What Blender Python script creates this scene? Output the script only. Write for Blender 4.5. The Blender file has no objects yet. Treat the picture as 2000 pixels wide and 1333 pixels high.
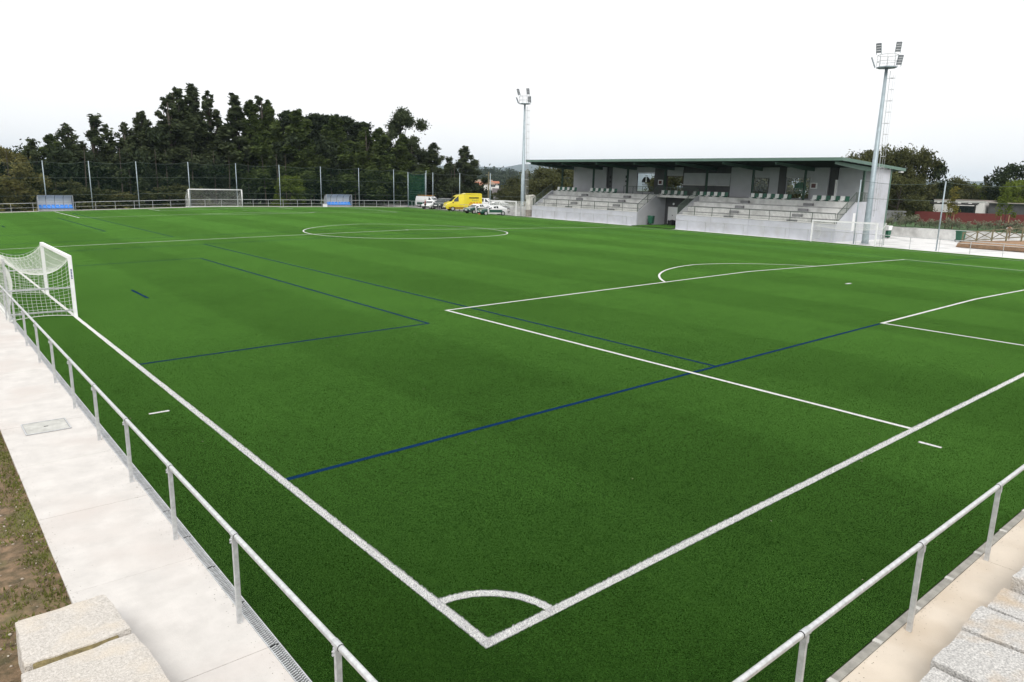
import bpy, math, random
import numpy as np
from mathutils import Vector, Matrix
random.seed(7); rng = np.random.default_rng(7)
S = bpy.context.scene
COL = S.collection
# ------------------------------------------------------------------ camera, sky, sun, exposure
CAM = np.array([-4.182, -5.2517, 4.7751]); YAW, PITCH, ROLL = 0.70172, 0.21407, 0.022067; FPX = 1407.05
def cam_axes():
    f = np.array([math.sin(YAW)*math.cos(PITCH), math.cos(YAW)*math.cos(PITCH), -math.sin(PITCH)])
    r = np.array([math.cos(YAW), -math.sin(YAW), 0.0]); u = np.cross(r, f)
    return r*math.cos(ROLL)+u*math.sin(ROLL), -r*math.sin(ROLL)+u*math.cos(ROLL), f
AR, AU, AF = cam_axes()
cd = bpy.data.cameras.new('camera'); cam = bpy.data.objects.new('camera', cd); COL.objects.link(cam)
cd.sensor_width = 36.0; cd.lens = FPX/2000*36.0; cd.clip_start = 0.1; cd.clip_end = 30000
M4 = Matrix(((AR[0], AU[0], -AF[0], CAM[0]), (AR[1], AU[1], -AF[1], CAM[1]), (AR[2], AU[2], -AF[2], CAM[2]), (0, 0, 0, 1)))
cam.matrix_world = M4
S.camera = cam
SUN_EL, SUN_AZ = math.radians(48), math.radians(222)      # azimuth measured from +Y towards +X
wd = bpy.data.worlds.new('World'); S.world = wd; wd.use_nodes = True
nt = wd.node_tree; nt.nodes.clear()
sky = nt.nodes.new('ShaderNodeTexSky'); sky.sky_type = 'NISHITA'; sky.sun_disc = False
sky.sun_elevation = SUN_EL; sky.sun_rotation = SUN_AZ; sky.air_density = 1.0; sky.dust_density = 3.0
hs = nt.nodes.new('ShaderNodeHueSaturation'); hs.inputs['Saturation'].default_value = 0.15
tc = nt.nodes.new('ShaderNodeTexCoord'); cn = nt.nodes.new('ShaderNodeTexNoise'); cn.inputs['Scale'].default_value = 2.2; cn.inputs['Detail'].default_value = 5
cr = nt.nodes.new('ShaderNodeMapRange'); cr.inputs['From Min'].default_value = .3; cr.inputs['From Max'].default_value = .7
cr.inputs['To Min'].default_value = 8.5; cr.inputs['To Max'].default_value = 9.3
cc = nt.nodes.new('ShaderNodeVectorMath'); cc.operation = 'SCALE'; cc.inputs[0].default_value = (1.0, .997, .99)
mx = nt.nodes.new('ShaderNodeMix'); mx.data_type = 'RGBA'; mx.inputs[0].default_value = 0.88
bg = nt.nodes.new('ShaderNodeBackground'); bg.inputs['Strength'].default_value = 0.10
wo = nt.nodes.new('ShaderNodeOutputWorld')
nt.links.new(sky.outputs[0], hs.inputs['Color']); nt.links.new(tc.outputs['Generated'], cn.inputs['Vector'])
nt.links.new(cn.outputs['Fac'], cr.inputs['Value']); nt.links.new(cr.outputs[0], cc.inputs['Scale'])
nt.links.new(hs.outputs[0], mx.inputs[6]); nt.links.new(cc.outputs[0], mx.inputs[7])
nt.links.new(mx.outputs[2], bg.inputs['Color']); nt.links.new(bg.outputs[0], wo.inputs['Surface'])
ld = bpy.data.lights.new('sun', 'SUN'); ld.energy = 1.4; ld.angle = math.radians(25); ld.color = (1.0, .96, .9)
sun = bpy.data.objects.new('sun', ld); COL.objects.link(sun)
sd = Vector((math.sin(SUN_AZ)*math.cos(SUN_EL), math.cos(SUN_AZ)*math.cos(SUN_EL), math.sin(SUN_EL)))
sun.rotation_euler = sd.to_track_quat('Z', 'Y').to_euler(); sun.location = (30, 50, 60)
S.view_settings.view_transform = 'Standard'; S.view_settings.look = 'None'; S.view_settings.gamma = 1.0
S.view_settings.exposure = 0.5

# ------------------------------------------------------------------ placement helpers
PW, PL = 62.086, 102.975                 # pitch width and length; origin at the near corner
EX, EY = 64.08, 104.69                   # far edges of the turf
def g(x, y):                             # the gently crowned and tilted pitch surface
    x = np.clip(x, -1.64, EX); y = np.clip(y, -2.5, EY)
    return .4023*np.maximum(0, 1-np.abs(x-PW/2)/(PW/2)) + .7257*x*y/5e3 - .2552*(x/60)**2 - .1559*(y/100)**2
def ray(u, v): return AF+AR*(u-1000)/FPX-AU*(v-666.5)/FPX
def onX(u, v, x): d = ray(u, v); return CAM+d*(x-CAM[0])/d[0]
def onY(u, v, y): d = ray(u, v); return CAM+d*(y-CAM[1])/d[1]
def onD(u, v, dist): d = ray(u, v); return CAM+d*dist/math.hypot(d[0], d[1])

# ------------------------------------------------------------------ materials
MATS = {}
def mat(name, col, rough=.6, metal=0.0, var=0.0, scale=5.0, bump=0.0, bscale=None, spec=.5, col2=None, detail=6, coat=0, stain=None):
    """Principled material with optional two-tone noise and bump, in object space."""
    if name in MATS: return MATS[name]
    m = bpy.data.materials.new(name); m.use_nodes = True; n = m.node_tree; b = n.nodes['Principled BSDF']
    b.inputs['Roughness'].default_value = rough; b.inputs['Metallic'].default_value = metal
    b.inputs['Specular IOR Level'].default_value = spec; b.inputs['Coat Weight'].default_value = coat
    b.inputs['Base Color'].default_value = (*col, 1)
    if var or col2 or bump:
        t = n.nodes.new('ShaderNodeTexCoord')
    if var or col2:
        z = n.nodes.new('ShaderNodeTexNoise'); z.inputs['Scale'].default_value = scale; z.inputs['Detail'].default_value = detail; z.inputs['Roughness'].default_value = .65
        r = n.nodes.new('ShaderNodeValToRGB'); c2 = col2 or tuple(max(0, c*(1-var)) for c in col); c1 = col if col2 else tuple(min(1, c*(1+var*.6)) for c in col)
        r.color_ramp.elements[0].position = .36; r.color_ramp.elements[1].position = .66
        r.color_ramp.elements[0].color = (*c2, 1); r.color_ramp.elements[1].color = (*c1, 1)
        n.links.new(t.outputs['Object'], z.inputs['Vector']); n.links.new(z.outputs['Fac'], r.inputs['Fac'])
        out = r.outputs['Color']
        if stain:
            z2 = n.nodes.new('ShaderNodeTexNoise'); z2.inputs['Scale'].default_value = stain[1]; z2.inputs['Detail'].default_value = 4
            r2 = n.nodes.new('ShaderNodeMapRange'); r2.inputs['From Min'].default_value = .5; r2.inputs['From Max'].default_value = .72
            m2 = n.nodes.new('ShaderNodeMix'); m2.data_type = 'RGBA'; m2.inputs[7].default_value = (*stain[0], 1)
            n.links.new(t.outputs['Object'], z2.inputs['Vector']); n.links.new(z2.outputs['Fac'], r2.inputs['Value'])
            n.links.new(r2.outputs[0], m2.inputs[0]); n.links.new(out, m2.inputs[6]); out = m2.outputs[2]
        n.links.new(out, b.inputs['Base Color'])
    if bump:
        z = n.nodes.new('ShaderNodeTexNoise'); z.inputs['Scale'].default_value = bscale or scale*4; z.inputs['Detail'].default_value = 5
        bp = n.nodes.new('ShaderNodeBump'); bp.inputs['Strength'].default_value = bump; bp.inputs['Distance'].default_value = .02
        n.links.new(t.outputs['Object'], z.inputs['Vector']); n.links.new(z.outputs['Fac'], bp.inputs['Height']); n.links.new(bp.outputs[0], b.inputs['Normal'])
    MATS[name] = m; return m
def leaf_mat(name, c1, c2, trans=.25, clump=.55):
    m = bpy.data.materials.new(name); m.use_nodes = True; n = m.node_tree; n.nodes.clear()
    o = n.nodes.new('ShaderNodeOutputMaterial'); ge = n.nodes.new('ShaderNodeNewGeometry'); r = n.nodes.new('ShaderNodeValToRGB')
    r.color_ramp.elements[0].color = (*c1, 1); r.color_ramp.elements[1].color = (*c2, 1)
    d = n.nodes.new('ShaderNodeBsdfDiffuse'); t = n.nodes.new('ShaderNodeBsdfTranslucent'); mi = n.nodes.new('ShaderNodeMixShader'); mi.inputs[0].default_value = trans
    tcl = n.nodes.new('ShaderNodeTexCoord'); nz = n.nodes.new('ShaderNodeTexNoise'); nz.inputs['Scale'].default_value = clump; nz.inputs['Detail'].default_value = 2
    ad = n.nodes.new('ShaderNodeMath'); ad.operation = 'MULTIPLY_ADD'; ad.inputs[1].default_value = .35; m3 = n.nodes.new('ShaderNodeMapRange'); m3.inputs['From Min'].default_value = .32; m3.inputs['From Max'].default_value = .68; m3.inputs['To Max'].default_value = .65
    n.links.new(tcl.outputs['Object'], nz.inputs['Vector']); n.links.new(nz.outputs['Fac'], m3.inputs['Value']); n.links.new(ge.outputs['Random Per Island'], ad.inputs[0]); n.links.new(m3.outputs[0], ad.inputs[2]); n.links.new(ad.outputs[0], r.inputs['Fac']); n.links.new(r.outputs[0], d.inputs['Color']); n.links.new(r.outputs[0], t.inputs['Color'])
    n.links.new(d.outputs[0], mi.inputs[1]); n.links.new(t.outputs[0], mi.inputs[2]); n.links.new(mi.outputs[0], o.inputs['Surface'])
    MATS[name] = m; return m
def veil_mat(name, col, fac, gloss=False):
    m = bpy.data.materials.new(name); m.use_nodes = True; n = m.node_tree; n.nodes.clear()
    o = n.nodes.new('ShaderNodeOutputMaterial'); t = n.nodes.new('ShaderNodeBsdfTransparent'); mi = n.nodes.new('ShaderNodeMixShader'); mi.inputs[0].default_value = fac
    d = n.nodes.new('ShaderNodeBsdfGlossy' if gloss else 'ShaderNodeBsdfDiffuse'); d.inputs['Color'].default_value = (*col, 1)
    if gloss: d.inputs['Roughness'].default_value = .03
    n.links.new(t.outputs[0], mi.inputs[1]); n.links.new(d.outputs[0], mi.inputs[2]); n.links.new(mi.outputs[0], o.inputs['Surface'])
    MATS[name] = m; return m
def turf_mat(name, dark, light, sheen, tip):
    m = bpy.data.materials.new(name); m.use_nodes = True; n = m.node_tree; b = n.nodes['Principled BSDF']; L = n.links.new
    t = n.nodes.new('ShaderNodeTexCoord'); N = n.nodes.new
    z = N('ShaderNodeTexNoise'); z.inputs['Scale'].default_value = 95; z.inputs['Detail'].default_value = 4
    r = N('ShaderNodeValToRGB'); r.color_ramp.elements[0].position = .38; r.color_ramp.elements[1].position = .62
    r.color_ramp.elements[0].color = (*dark, 1); r.color_ramp.elements[1].color = (*light, 1)
    z2 = N('ShaderNodeTexNoise'); z2.inputs['Scale'].default_value = .16; z2.inputs['Detail'].default_value = 5; z2.inputs['Roughness'].default_value = .6
    mr = N('ShaderNodeMapRange'); mr.inputs['From Min'].default_value = .3; mr.inputs['From Max'].default_value = .7; mr.inputs['To Min'].default_value = .90; mr.inputs['To Max'].default_value = 1.10
    sx = N('ShaderNodeSeparateXYZ'); w = N('ShaderNodeMath'); w.operation = 'MULTIPLY'; w.inputs[1].default_value = math.pi/4.1
    sn = N('ShaderNodeMath'); sn.operation = 'SINE'; rs = N('ShaderNodeMath'); rs.operation = 'MULTIPLY'; rs.inputs[1].default_value = 5; cl = N('ShaderNodeClamp'); cl.inputs['Min'].default_value = -1
    ba = N('ShaderNodeMath'); ba.operation = 'MULTIPLY_ADD'; ba.inputs[1].default_value = .075; ba.inputs[2].default_value = 1
    mu = N('ShaderNodeMath'); mu.operation = 'MULTIPLY'; sc = N('ShaderNodeVectorMath'); sc.operation = 'SCALE'
    L(t.outputs['Object'], z.inputs['Vector']); L(z.outputs['Fac'], r.inputs['Fac']); L(t.outputs['Object'], z2.inputs['Vector']); L(z2.outputs['Fac'], mr.inputs['Value'])
    L(t.outputs['Object'], sx.inputs[0]); L(sx.outputs['X'], w.inputs[0]); L(w.outputs[0], sn.inputs[0]); L(sn.outputs[0], rs.inputs[0]); L(rs.outputs[0], cl.inputs[0])
    L(cl.outputs[0], ba.inputs[0]); 
    z5 = N('ShaderNodeTexNoise'); z5.inputs['Scale'].default_value = .75; z5.inputs['Detail'].default_value = 7; z5.inputs['Roughness'].default_value = .7; w5 = N('ShaderNodeMapRange'); w5.inputs['From Min'].default_value = .54; w5.inputs['From Max'].default_value = .76; w5.inputs['To Min'].default_value = 1.0; w5.inputs['To Max'].default_value = .78; m5 = N('ShaderNodeMath'); m5.operation = 'MULTIPLY'
    L(t.outputs['Object'], z5.inputs['Vector']); L(z5.outputs['Fac'], w5.inputs['Value']); L(ba.outputs[0], m5.inputs[0]); L(w5.outputs[0], m5.inputs[1]); L(m5.outputs[0], mu.inputs[0]); L(mr.outputs[0], mu.inputs[1]); L(r.outputs[0], sc.inputs[0]); L(mu.outputs[0], sc.inputs['Scale'])
    L(sc.outputs[0], b.inputs['Base Color']); b.inputs['Roughness'].default_value = .9; b.inputs['Specular IOR Level'].default_value = 0.0
    b.inputs['Sheen Weight'].default_value = sheen; b.inputs['Sheen Roughness'].default_value = .21; st = N('ShaderNodeVectorMath'); st.operation = 'SCALE'; st.inputs[0].default_value = tip; L(mu.outputs[0], st.inputs['Scale']); L(st.outputs[0], b.inputs['Sheen Tint'])
    bn = N('ShaderNodeTexNoise'); bn.inputs['Scale'].default_value = 130; bn.inputs['Detail'].default_value = 2
    bp = N('ShaderNodeBump'); bp.inputs['Strength'].default_value = .6; bp.inputs['Distance'].default_value = .02
    L(t.outputs['Object'], bn.inputs['Vector']); L(bn.outputs['Fac'], bp.inputs['Height']); L(bp.outputs[0], b.inputs['Normal'])
    MATS[name] = m; return m
TURF = turf_mat('artificial_turf', (.0050, .0155, .0030), (.0098, .034, .0045), 1.0, (.30, .70, .125))
FIBRE = leaf_mat('turf_fibre', (.0065, .021, .0035), (.0155, .049, .007), .2)
WFIBRE = leaf_mat('white_fibre', (.34, .34, .36), (.86, .86, .88), .1, 60)
LWHITE = mat('line_white', (.72, .725, .70), .95, spec=0.0, var=.42, scale=85, detail=3, bump=.5, bscale=120)
LBLUE = mat('line_blue', (.009, .034, .085), .95, spec=0.0, var=.4, scale=60, detail=3, bump=.5, bscale=120)
GALV = mat('galvanised_steel', (.62, .635, .65), .42, .5, var=.22, scale=14)
GALVB = mat('galvanised_mast', (.36, .43, .47), .5, .3, var=.14, scale=3)
ALU = mat('brushed_aluminium', (.70, .71, .72), .36, .62, var=.2, scale=20)
PWHITE = mat('white_paint', (.93, .935, .94), .4, var=.06, scale=6)
CONC = mat('pale_concrete', (.60, .575, .55), .75, var=.11, scale=2.3, detail=12, bump=.15, bscale=60, stain=((.55, .505, .475), .6))
CONCT = mat('tan_concrete', (.60, .525, .435), .6, var=.08, scale=1.3, bump=.1, bscale=60, stain=((.48, .39, .29), .7))
CONCP = mat('plaza_concrete', (.74, .735, .73), .8, var=.06, scale=.4, stain=((.42, .42, .42), .33))
CONCG = mat('grey_concrete', (.68, .68, .67), .8, var=.14, scale=1.6, bump=.1, bscale=30, stain=((.42, .42, .41), .7))
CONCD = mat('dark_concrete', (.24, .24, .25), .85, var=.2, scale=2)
KERB = mat('kerb_concrete', (.3, .29, .26), .85, var=.3, scale=5, bump=.3, bscale=50)
GRANITE = mat('granite', (.74, .725, .70), .9, scale=48, col2=(.31, .305, .30), detail=10, bump=1.0, bscale=50, stain=((.52, .40, .27), 1.6))
GRANITEP = mat('pale_granite', (.69, .65, .605), .9, scale=38, col2=(.47, .44, .40), detail=10, bump=1.0, bscale=55, stain=((.64, .57, .48), 2.6))
SOIL = mat('soil', (.25, .165, .10), .95, scale=6.5, col2=(.075, .06, .03), bump=1.0, bscale=22, detail=12, stain=((.12, .125, .04), 1.3))
EARTH = mat('brown_earth', (.34, .21, .12), .95, var=.35, scale=4, bump=.8, bscale=12)
ASPH = mat('gravel_asphalt', (.27, .26, .26), .9, var=.2, scale=1.2)
GRASS = mat('rough_grass', (.06, .09, .03), .95, var=.4, scale=.25, detail=9)
PANEL = mat('white_wall_panel', (.55, .565, .62), .6, var=.09, scale=.6, bump=.04, bscale=20, stain=((.48, .485, .51), .8))
PGREY = mat('grey_wall_panel', (.47, .48, .51), .65, var=.08, scale=.7)
PDARK = mat('dark_wall_panel', (.085, .085, .09), .7, var=.2, scale=.8)
GREENS = mat('green_steel', (.045, .10, .072), .5, var=.12, scale=2)
GREENR = mat('green_roof_steel', (.13, .215, .175), .5, var=.1, scale=1)
GREYGR = mat('railing_green_grey', (.075, .105, .085), .5, var=.15, scale=3)
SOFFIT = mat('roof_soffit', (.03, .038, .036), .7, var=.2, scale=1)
SEATW = mat('seat_white', (.9, .91, .9), .4, var=.05, scale=8); SEATG = mat('seat_green', (.012, .12, .07), .4, var=.15, scale=8); SEATB = mat('seat_blue', (.07, .32, .88), .4, var=.1, scale=8)
POLY = leaf_mat('polycarbonate', (.88, .90, .97), (.92, .94, .98), .1)
BARK = mat('bark', (.06, .05, .04), .9, var=.4, scale=2, bump=.5, bscale=9)
WOOD = mat('treated_timber', (.21, .19, .12), .85, var=.3, scale=3)
RED = mat('red_brown_wall', (.165, .035, .032), .8, var=.12, scale=.8)
BLOCK = mat('cement_block', (.27, .27, .28), .9, var=.15, scale=2)
HOUSEW = mat('house_white', (.82, .80, .79), .8, var=.06, scale=.5)
BLACK = mat('black_rubber', (.014, .014, .015), .7, var=.2, scale=8); GLASSD = mat('dark_glass', (.02, .028, .03), .08, spec=.8, var=.2, scale=2)
BING = mat('bin_green', (.015, .11, .06), .45, var=.15, scale=4)
NET = veil_mat('ball_net', (.012, .03, .022), .18); NETL = veil_mat('light_ball_net', (.03, .04, .035), .06); SCREEN = veil_mat('windscreen_mesh', (.01, .07, .045), .42); GLASS = veil_mat('clear_glass', (.6, .65, .65), .035, True)
STRING = mat('net_string', (.8, .82, .78), .8, var=.05, scale=10)

# ------------------------------------------------------------------ mesh builder
ROOT = {}                                   # world position of the empty that carries each object
class MB:
    def __init__(s): s.v = []; s.f = []
    def add(s, vs, fs):
        o = len(s.v); s.v += [tuple(map(float, q)) for q in vs]; s.f += [tuple(o+i for i in q) for q in fs]; return s
    def box(s, x0, x1, y0, y1, z0, z1):
        return s.hexa([(x0, y0, z0), (x1, y0, z0), (x1, y1, z0), (x0, y1, z0), (x0, y0, z1), (x1, y0, z1), (x1, y1, z1), (x0, y1, z1)])
    def hexa(s, p): return s.add(p, [(0, 3, 2, 1), (4, 5, 6, 7), (0, 1, 5, 4), (1, 2, 6, 5), (2, 3, 7, 6), (3, 0, 4, 7)])
    def bar(s, a, b, w, h, up=(0, 0, 1)):
        a = Vector(a); b = Vector(b); d = (b-a).normalized(); up = Vector(up)
        if abs(d.dot(up)) > .99: up = Vector((1, 0, 0))
        r = d.cross(up).normalized()*w/2; u = r.cross(d).normalized()*h/2
        return s.hexa([a-r-u, b-r-u, b+r-u, a+r-u, a-r+u, b-r+u, b+r+u, a+r+u])
    def tube(s, pts, rad, n=6, caps=True):
        pts = [Vector(q) for q in pts]; m = len(pts); rad = rad if hasattr(rad, '__len__') else [rad]*m; rings = []
        for i, q in enumerate(pts):
            d = (pts[min(i+1, m-1)]-pts[max(i-1, 0)]).normalized(); up = Vector((0, 0, 1)) if abs(d.z) < .9 else Vector((1, 0, 0))
            a = d.cross(up).normalized(); b = a.cross(d)
            rings += [q+(a*math.cos(2*math.pi*k/n)+b*math.sin(2*math.pi*k/n))*rad[i] for k in range(n)]
        fs = [(i*n+k, i*n+(k+1) % n, (i+1)*n+(k+1) % n, (i+1)*n+k) for i in range(m-1) for k in range(n)]
        if caps: fs += [tuple(range(n-1, -1, -1)), tuple((m-1)*n+k for k in range(n))]
        return s.add(rings, fs)
    def prism(s, poly, fa, fb):             # poly of 2-D points mapped by fa / fb to the two ends
        n = len(poly); v = [fa(*q) for q in poly]+[fb(*q) for q in poly]
        return s.add(v, [tuple(range(n-1, -1, -1)), tuple(range(n, 2*n))]+[(i, (i+1) % n, n+(i+1) % n, n+i) for i in range(n)])
    def quad(s, *p): return s.add(p, [tuple(range(len(p)))])
    def mesh(s, name, m, smooth=False):
        me = bpy.data.meshes.new(name); me.from_pydata(s.v, [], s.f); me.materials.append(m)
        if smooth: me.polygons.foreach_set('use_smooth', [True]*len(me.polygons))
        me.update(); return me
    def build(s, name, m, parent=None, world=False, smooth=False, **k):
        off = ROOT.get(parent, (0, 0, 0)) if world else None
        if off: s.v = [(a-off[0], b-off[1], c-off[2]) for a, b, c in s.v]
        return link(name, s.mesh(name, m, smooth), parent, **k)
def link(name, me, parent=None, loc=None, rot=None, scale=None, **k):
    o = bpy.data.objects.new(name, me); COL.objects.link(o)
    if parent is not None: o.parent = parent; ROOT[o] = ROOT.get(parent, (0, 0, 0))
    if loc is not None: o.location = loc
    if rot is not None: o.rotation_euler = rot
    if scale is not None: o.scale = scale
    tag(o, **k); return o
def tag(o, label=None, cat=None, group=None, kind=None):
    if label: o['label'] = label
    if cat: o['category'] = cat
    if group: o['group'] = group
    if kind: o['kind'] = kind
    return o
def thing(name, label, cat, loc=(0, 0, 0), rz=0.0, group=None, scale=None):
    o = bpy.data.objects.new(name, None); COL.objects.link(o); o.location = loc; o.rotation_euler = (0, 0, rz); o.empty_display_size = .3
    if scale is not None: o.scale = scale
    ROOT[o] = tuple(float(c) for c in loc); return tag(o, label, cat, group)
def copy_tree(o, parent=None):
    c = o.copy(); COL.objects.link(c); c.parent = parent
    for ch in list(o.children): copy_tree(ch, c)
    return c
def np_mesh(name, V, F, m):                 # many triangles or quads at once
    me = bpy.data.meshes.new(name); k = F.shape[1]
    me.vertices.add(len(V)); me.vertices.foreach_set('co', np.ascontiguousarray(V, np.float32).ravel())
    me.loops.add(F.size); me.loops.foreach_set('vertex_index', np.ascontiguousarray(F, np.int32).ravel())
    me.polygons.add(len(F)); me.polygons.foreach_set('loop_start', np.arange(0, F.size, k, dtype=np.int32)); me.polygons.foreach_set('loop_total', np.full(len(F), k, np.int32))
    me.materials.append(m); me.update(calc_edges=True); return me
def sheet(xs, ys, zf):
    xs = np.asarray(xs); ys = np.asarray(ys); b = MB(); X, Y = np.meshgrid(xs, ys); Z = zf(X, Y); n = len(xs)
    b.v = list(zip(X.ravel().tolist(), Y.ravel().tolist(), np.asarray(Z, float).ravel().tolist()))
    b.f = [(j*n+i, j*n+i+1, (j+1)*n+i+1, (j+1)*n+i) for j in range(len(ys)-1) for i in range(n-1)]; return b
def span(a, b, s): return np.linspace(a, b, max(2, int(round((b-a)/s))+1))
# ================================================================== the setting
from mathutils import noise as mn
def T(x, y):                                # natural ground outside the site
    x = np.asarray(x, float); y = np.asarray(y, float)
    d = np.hypot(np.maximum(0, np.maximum(-14-x, x-92)), np.maximum(0, np.maximum(-14-y, y-113)))
    s = np.clip(d/260, 0, 1); s = s*s*(3-2*s)
    return g(x, y)-.14-11*s
def axis(a, b, far):
    t = [far*k for k in (.006, .014, .03, .06, .12, .25, .5, 1)]
    return np.array([a-q for q in t[::-1]]+list(span(a, b, 7))+[b+q for q in t])
sheet(axis(-20, 110, 9000), axis(-20, 130, 9000), T).build('ground', GRASS, kind='structure')
# --- artificial turf with its painted-in lines
xs = np.unique(np.concatenate([span(-1.64, PW/2, 1.0), span(PW/2, EX, 1.0)])); ys = span(-2.5, EY, 1.0)
turf = sheet(xs, ys, g).build('turf', TURF, kind='structure')
LW = .11
def strip(pts, w, dz=.008, jag=.0):
    """Ribbon of width w along a polyline laid on the turf."""
    P = [np.array(pts[0], float)]
    for a, b in zip(pts[:-1], pts[1:]):
        a = np.array(a, float); b = np.array(b, float); L = np.hypot(*(b-a)); mid = (a+b)/2
        n = max(1, int(L/(.12 if np.hypot(*(mid-CAM[:2])) < 14 and jag else .5)))
        P += [a+(b-a)*k/n for k in range(1, n+1)]
    P = np.array(P); m = MB(); n = len(P)
    for i in range(n):
        d = P[min(i+1, n-1)]-P[max(i-1, 0)]; d = d/np.hypot(*d); q = np.array([-d[1], d[0]])
        for s in (-1, 1):
            e = P[i]+q*s*(w/2+random.uniform(-jag, jag)); m.v.append((e[0], e[1], float(g(e[0], e[1]))+dz))
    m.f = [(2*i, 2*i+2, 2*i+3, 2*i+1) for i in range(n-1)]; return m
def arc(cx, cy, r, a0, a1, n=48): return [(cx+r*math.cos(math.radians(a0+(a1-a0)*k/n)), cy+r*math.sin(math.radians(a0+(a1-a0)*k/n))) for k in range(n+1)]
h = LW/2; cxm = PW/2
def wl(pts, w=LW, name='white_line', dz=.008): return strip(pts, w, dz, .006).build(name, LWHITE, turf)
wl([(h, 0), (h, PL)], name='touchline'); wl([(PW-h, 0), (PW-h, PL)], name='touchline'); wl([(LW, h), (PW-LW, h)], name='goal_line'); wl([(LW, PL-h), (PW-LW, PL-h)], name='goal_line')
wl([(LW, PL/2), (PW-LW, PL/2)], name='halfway_line', dz=.0085)
wl(arc(cxm, PL/2, 9.1, 0, 360, 120), name='centre_circle'); strip(arc(cxm, PL/2, .09, 0, 360, 12), .18, .012).build('centre_spot', LWHITE, turf)
for s, y0 in ((1, 0.0), (-1, PL)):
    for hw, dp, nm in ((20.16, 16.5, 'penalty_area_line'), (9.16, 5.5, 'goal_area_line')):
        wl([(cxm-hw+h, y0+s*LW), (cxm-hw+h, y0+s*(dp-LW))], name=nm); wl([(cxm+hw-h, y0+s*LW), (cxm+hw-h, y0+s*(dp-LW))], name=nm); wl([(cxm-hw, y0+s*(dp-h)), (cxm+hw, y0+s*(dp-h))], name=nm)
    a = math.degrees(math.acos(5.5/9.1)); c = 90 if s > 0 else 270
    wl(arc(cxm, y0+s*11, 9.1, c-a, c+a, 40), name='penalty_arc')
    strip([(cxm-.25, y0+s*11), (cxm+.25, y0+s*11)], .14, .008).build('penalty_mark', LWHITE, turf)
wl(arc(h, h, .95, 4, 86, 24), name='corner_arc', dz=.009)
wl([(10.25, -.30), (10.25, -.70)], .09, 'corner_tick'); wl([(-.35, 10.32), (-.74, 10.32)], .09, 'corner_tick')
def bl(pts): return strip(pts, .11, .0065, .004).build('blue_line', LBLUE, turf)
Q = PL/2
for f in (lambda y: y, lambda y: 2*Q-y):    # the two small pitches marked in blue across the big one
    bl([(LW, f(5.45)), (cxm-9.25, f(5.45))]); bl([(cxm+9.25, f(5.45)), (PW-LW, f(5.45))])
    for X, sx in ((0, 1), (PW, -1)):
        bl([(X+sx*12.0, f(5.5)), (X+sx*12.0, f(47.7))])
        bl([(X+sx*9.06, f(14.75)), (X+sx*9.06, f(39.0))]); bl([(X+sx*LW, f(14.8)), (X+sx*9.0, f(14.8))]); bl([(X+sx*LW, f(38.95)), (X+sx*9.0, f(38.95))])
        bl([(X+sx*3.0, f(25.7)), (X+sx*3.0, f(28.4))])
    bl([(LW, f(47.75)), (PW-LW, f(47.75))])
# --- fibres that stand up where the turf is close enough to show them
def blades(P, hmin, hmax, wid, lean):
    n = len(P); a = rng.uniform(0, 2*np.pi, n); L = rng.uniform(0, lean, n); b = rng.uniform(0, 2*np.pi, n); H = rng.uniform(hmin, hmax, n)
    d = np.stack([np.cos(a), np.sin(a), np.zeros(n)], 1)*(wid*rng.uniform(.6, 1.3, n))[:, None]/2
    base = np.c_[P, g(P[:, 0], P[:, 1])+.002]; top = base+np.stack([np.cos(b)*L, np.sin(b)*L, H], 1)
    return np.stack([base-d, base+d, top], 1).reshape(-1, 3), np.arange(3*n).reshape(-1, 3)
def on_line(P):
    r = np.hypot(P[:, 0]-h, P[:, 1]-h)
    return ((np.abs(P[:, 0]-h) < h) & (P[:, 1] > 0)) | ((np.abs(P[:, 1]-h) < h) & (P[:, 0] > 0)) | ((np.abs(r-.95) < h) & (P[:, 0] > 0) & (P[:, 1] > 0))
n = 2400000; P = np.stack([rng.uniform(-1.64, 24, n), rng.uniform(-2.5, 24, n)], 1); dc = np.hypot(P[:, 0]-CAM[0], P[:, 1]-CAM[1])
P = P[(rng.random(n) < np.clip((27-dc)/20, 0, 1)**1.6) & ~on_line(P) & ~((np.abs(P[:, 1]-5.45) < .056) & (P[:, 0] > .1)) & ~((np.abs(P[:, 0]-12) < .056) & (P[:, 1] > 5.4))]
V, F = blades(P, .008, .020, .0065, .016); link('turf_fibres', np_mesh('turf_fibres', V, F, FIBRE), turf, kind='stuff')
P = np.concatenate([np.stack([rng.uniform(-.008, LW+.008, 16000), 20*rng.beta(1, 1.9, 16000)], 1), np.stack([20*rng.beta(1, 1.9, 16000), rng.uniform(-.008, LW+.008, 16000)], 1)])
t_ = rng.uniform(0, np.pi/2, 2200); r_ = .95+rng.uniform(-h-.006, h+.006, 2200); P = np.concatenate([P, np.stack([h+r_*np.cos(t_), h+r_*np.sin(t_)], 1)])
V, F = blades(P, .014, .03, .012, .016); link('line_fibres', np_mesh('line_fibres', V, F, WFIBRE), turf, kind='stuff')
n = 420; P = np.stack([rng.uniform(-1.5, 40, n), rng.uniform(-2.3, 45, n)], 1)
a = rng.uniform(0, 2*np.pi, n); s_ = rng.uniform(.008, .022, n); z = g(P[:, 0], P[:, 1])+.035
q = [np.c_[P[:, 0]+s_*np.cos(a+k), P[:, 1]+s_*np.sin(a+k)*.8, z+rng.uniform(0, .012, n)] for k in (0, 1.9, 3.5)]
link('leaf_litter', np_mesh('leaf_litter', np.stack(q, 1).reshape(-1, 3), np.arange(3*n).reshape(-1, 3), leaf_mat('dry_leaf', (.3, .2, .08), (.62, .6, .5), .1)), turf, kind='stuff')
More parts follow.
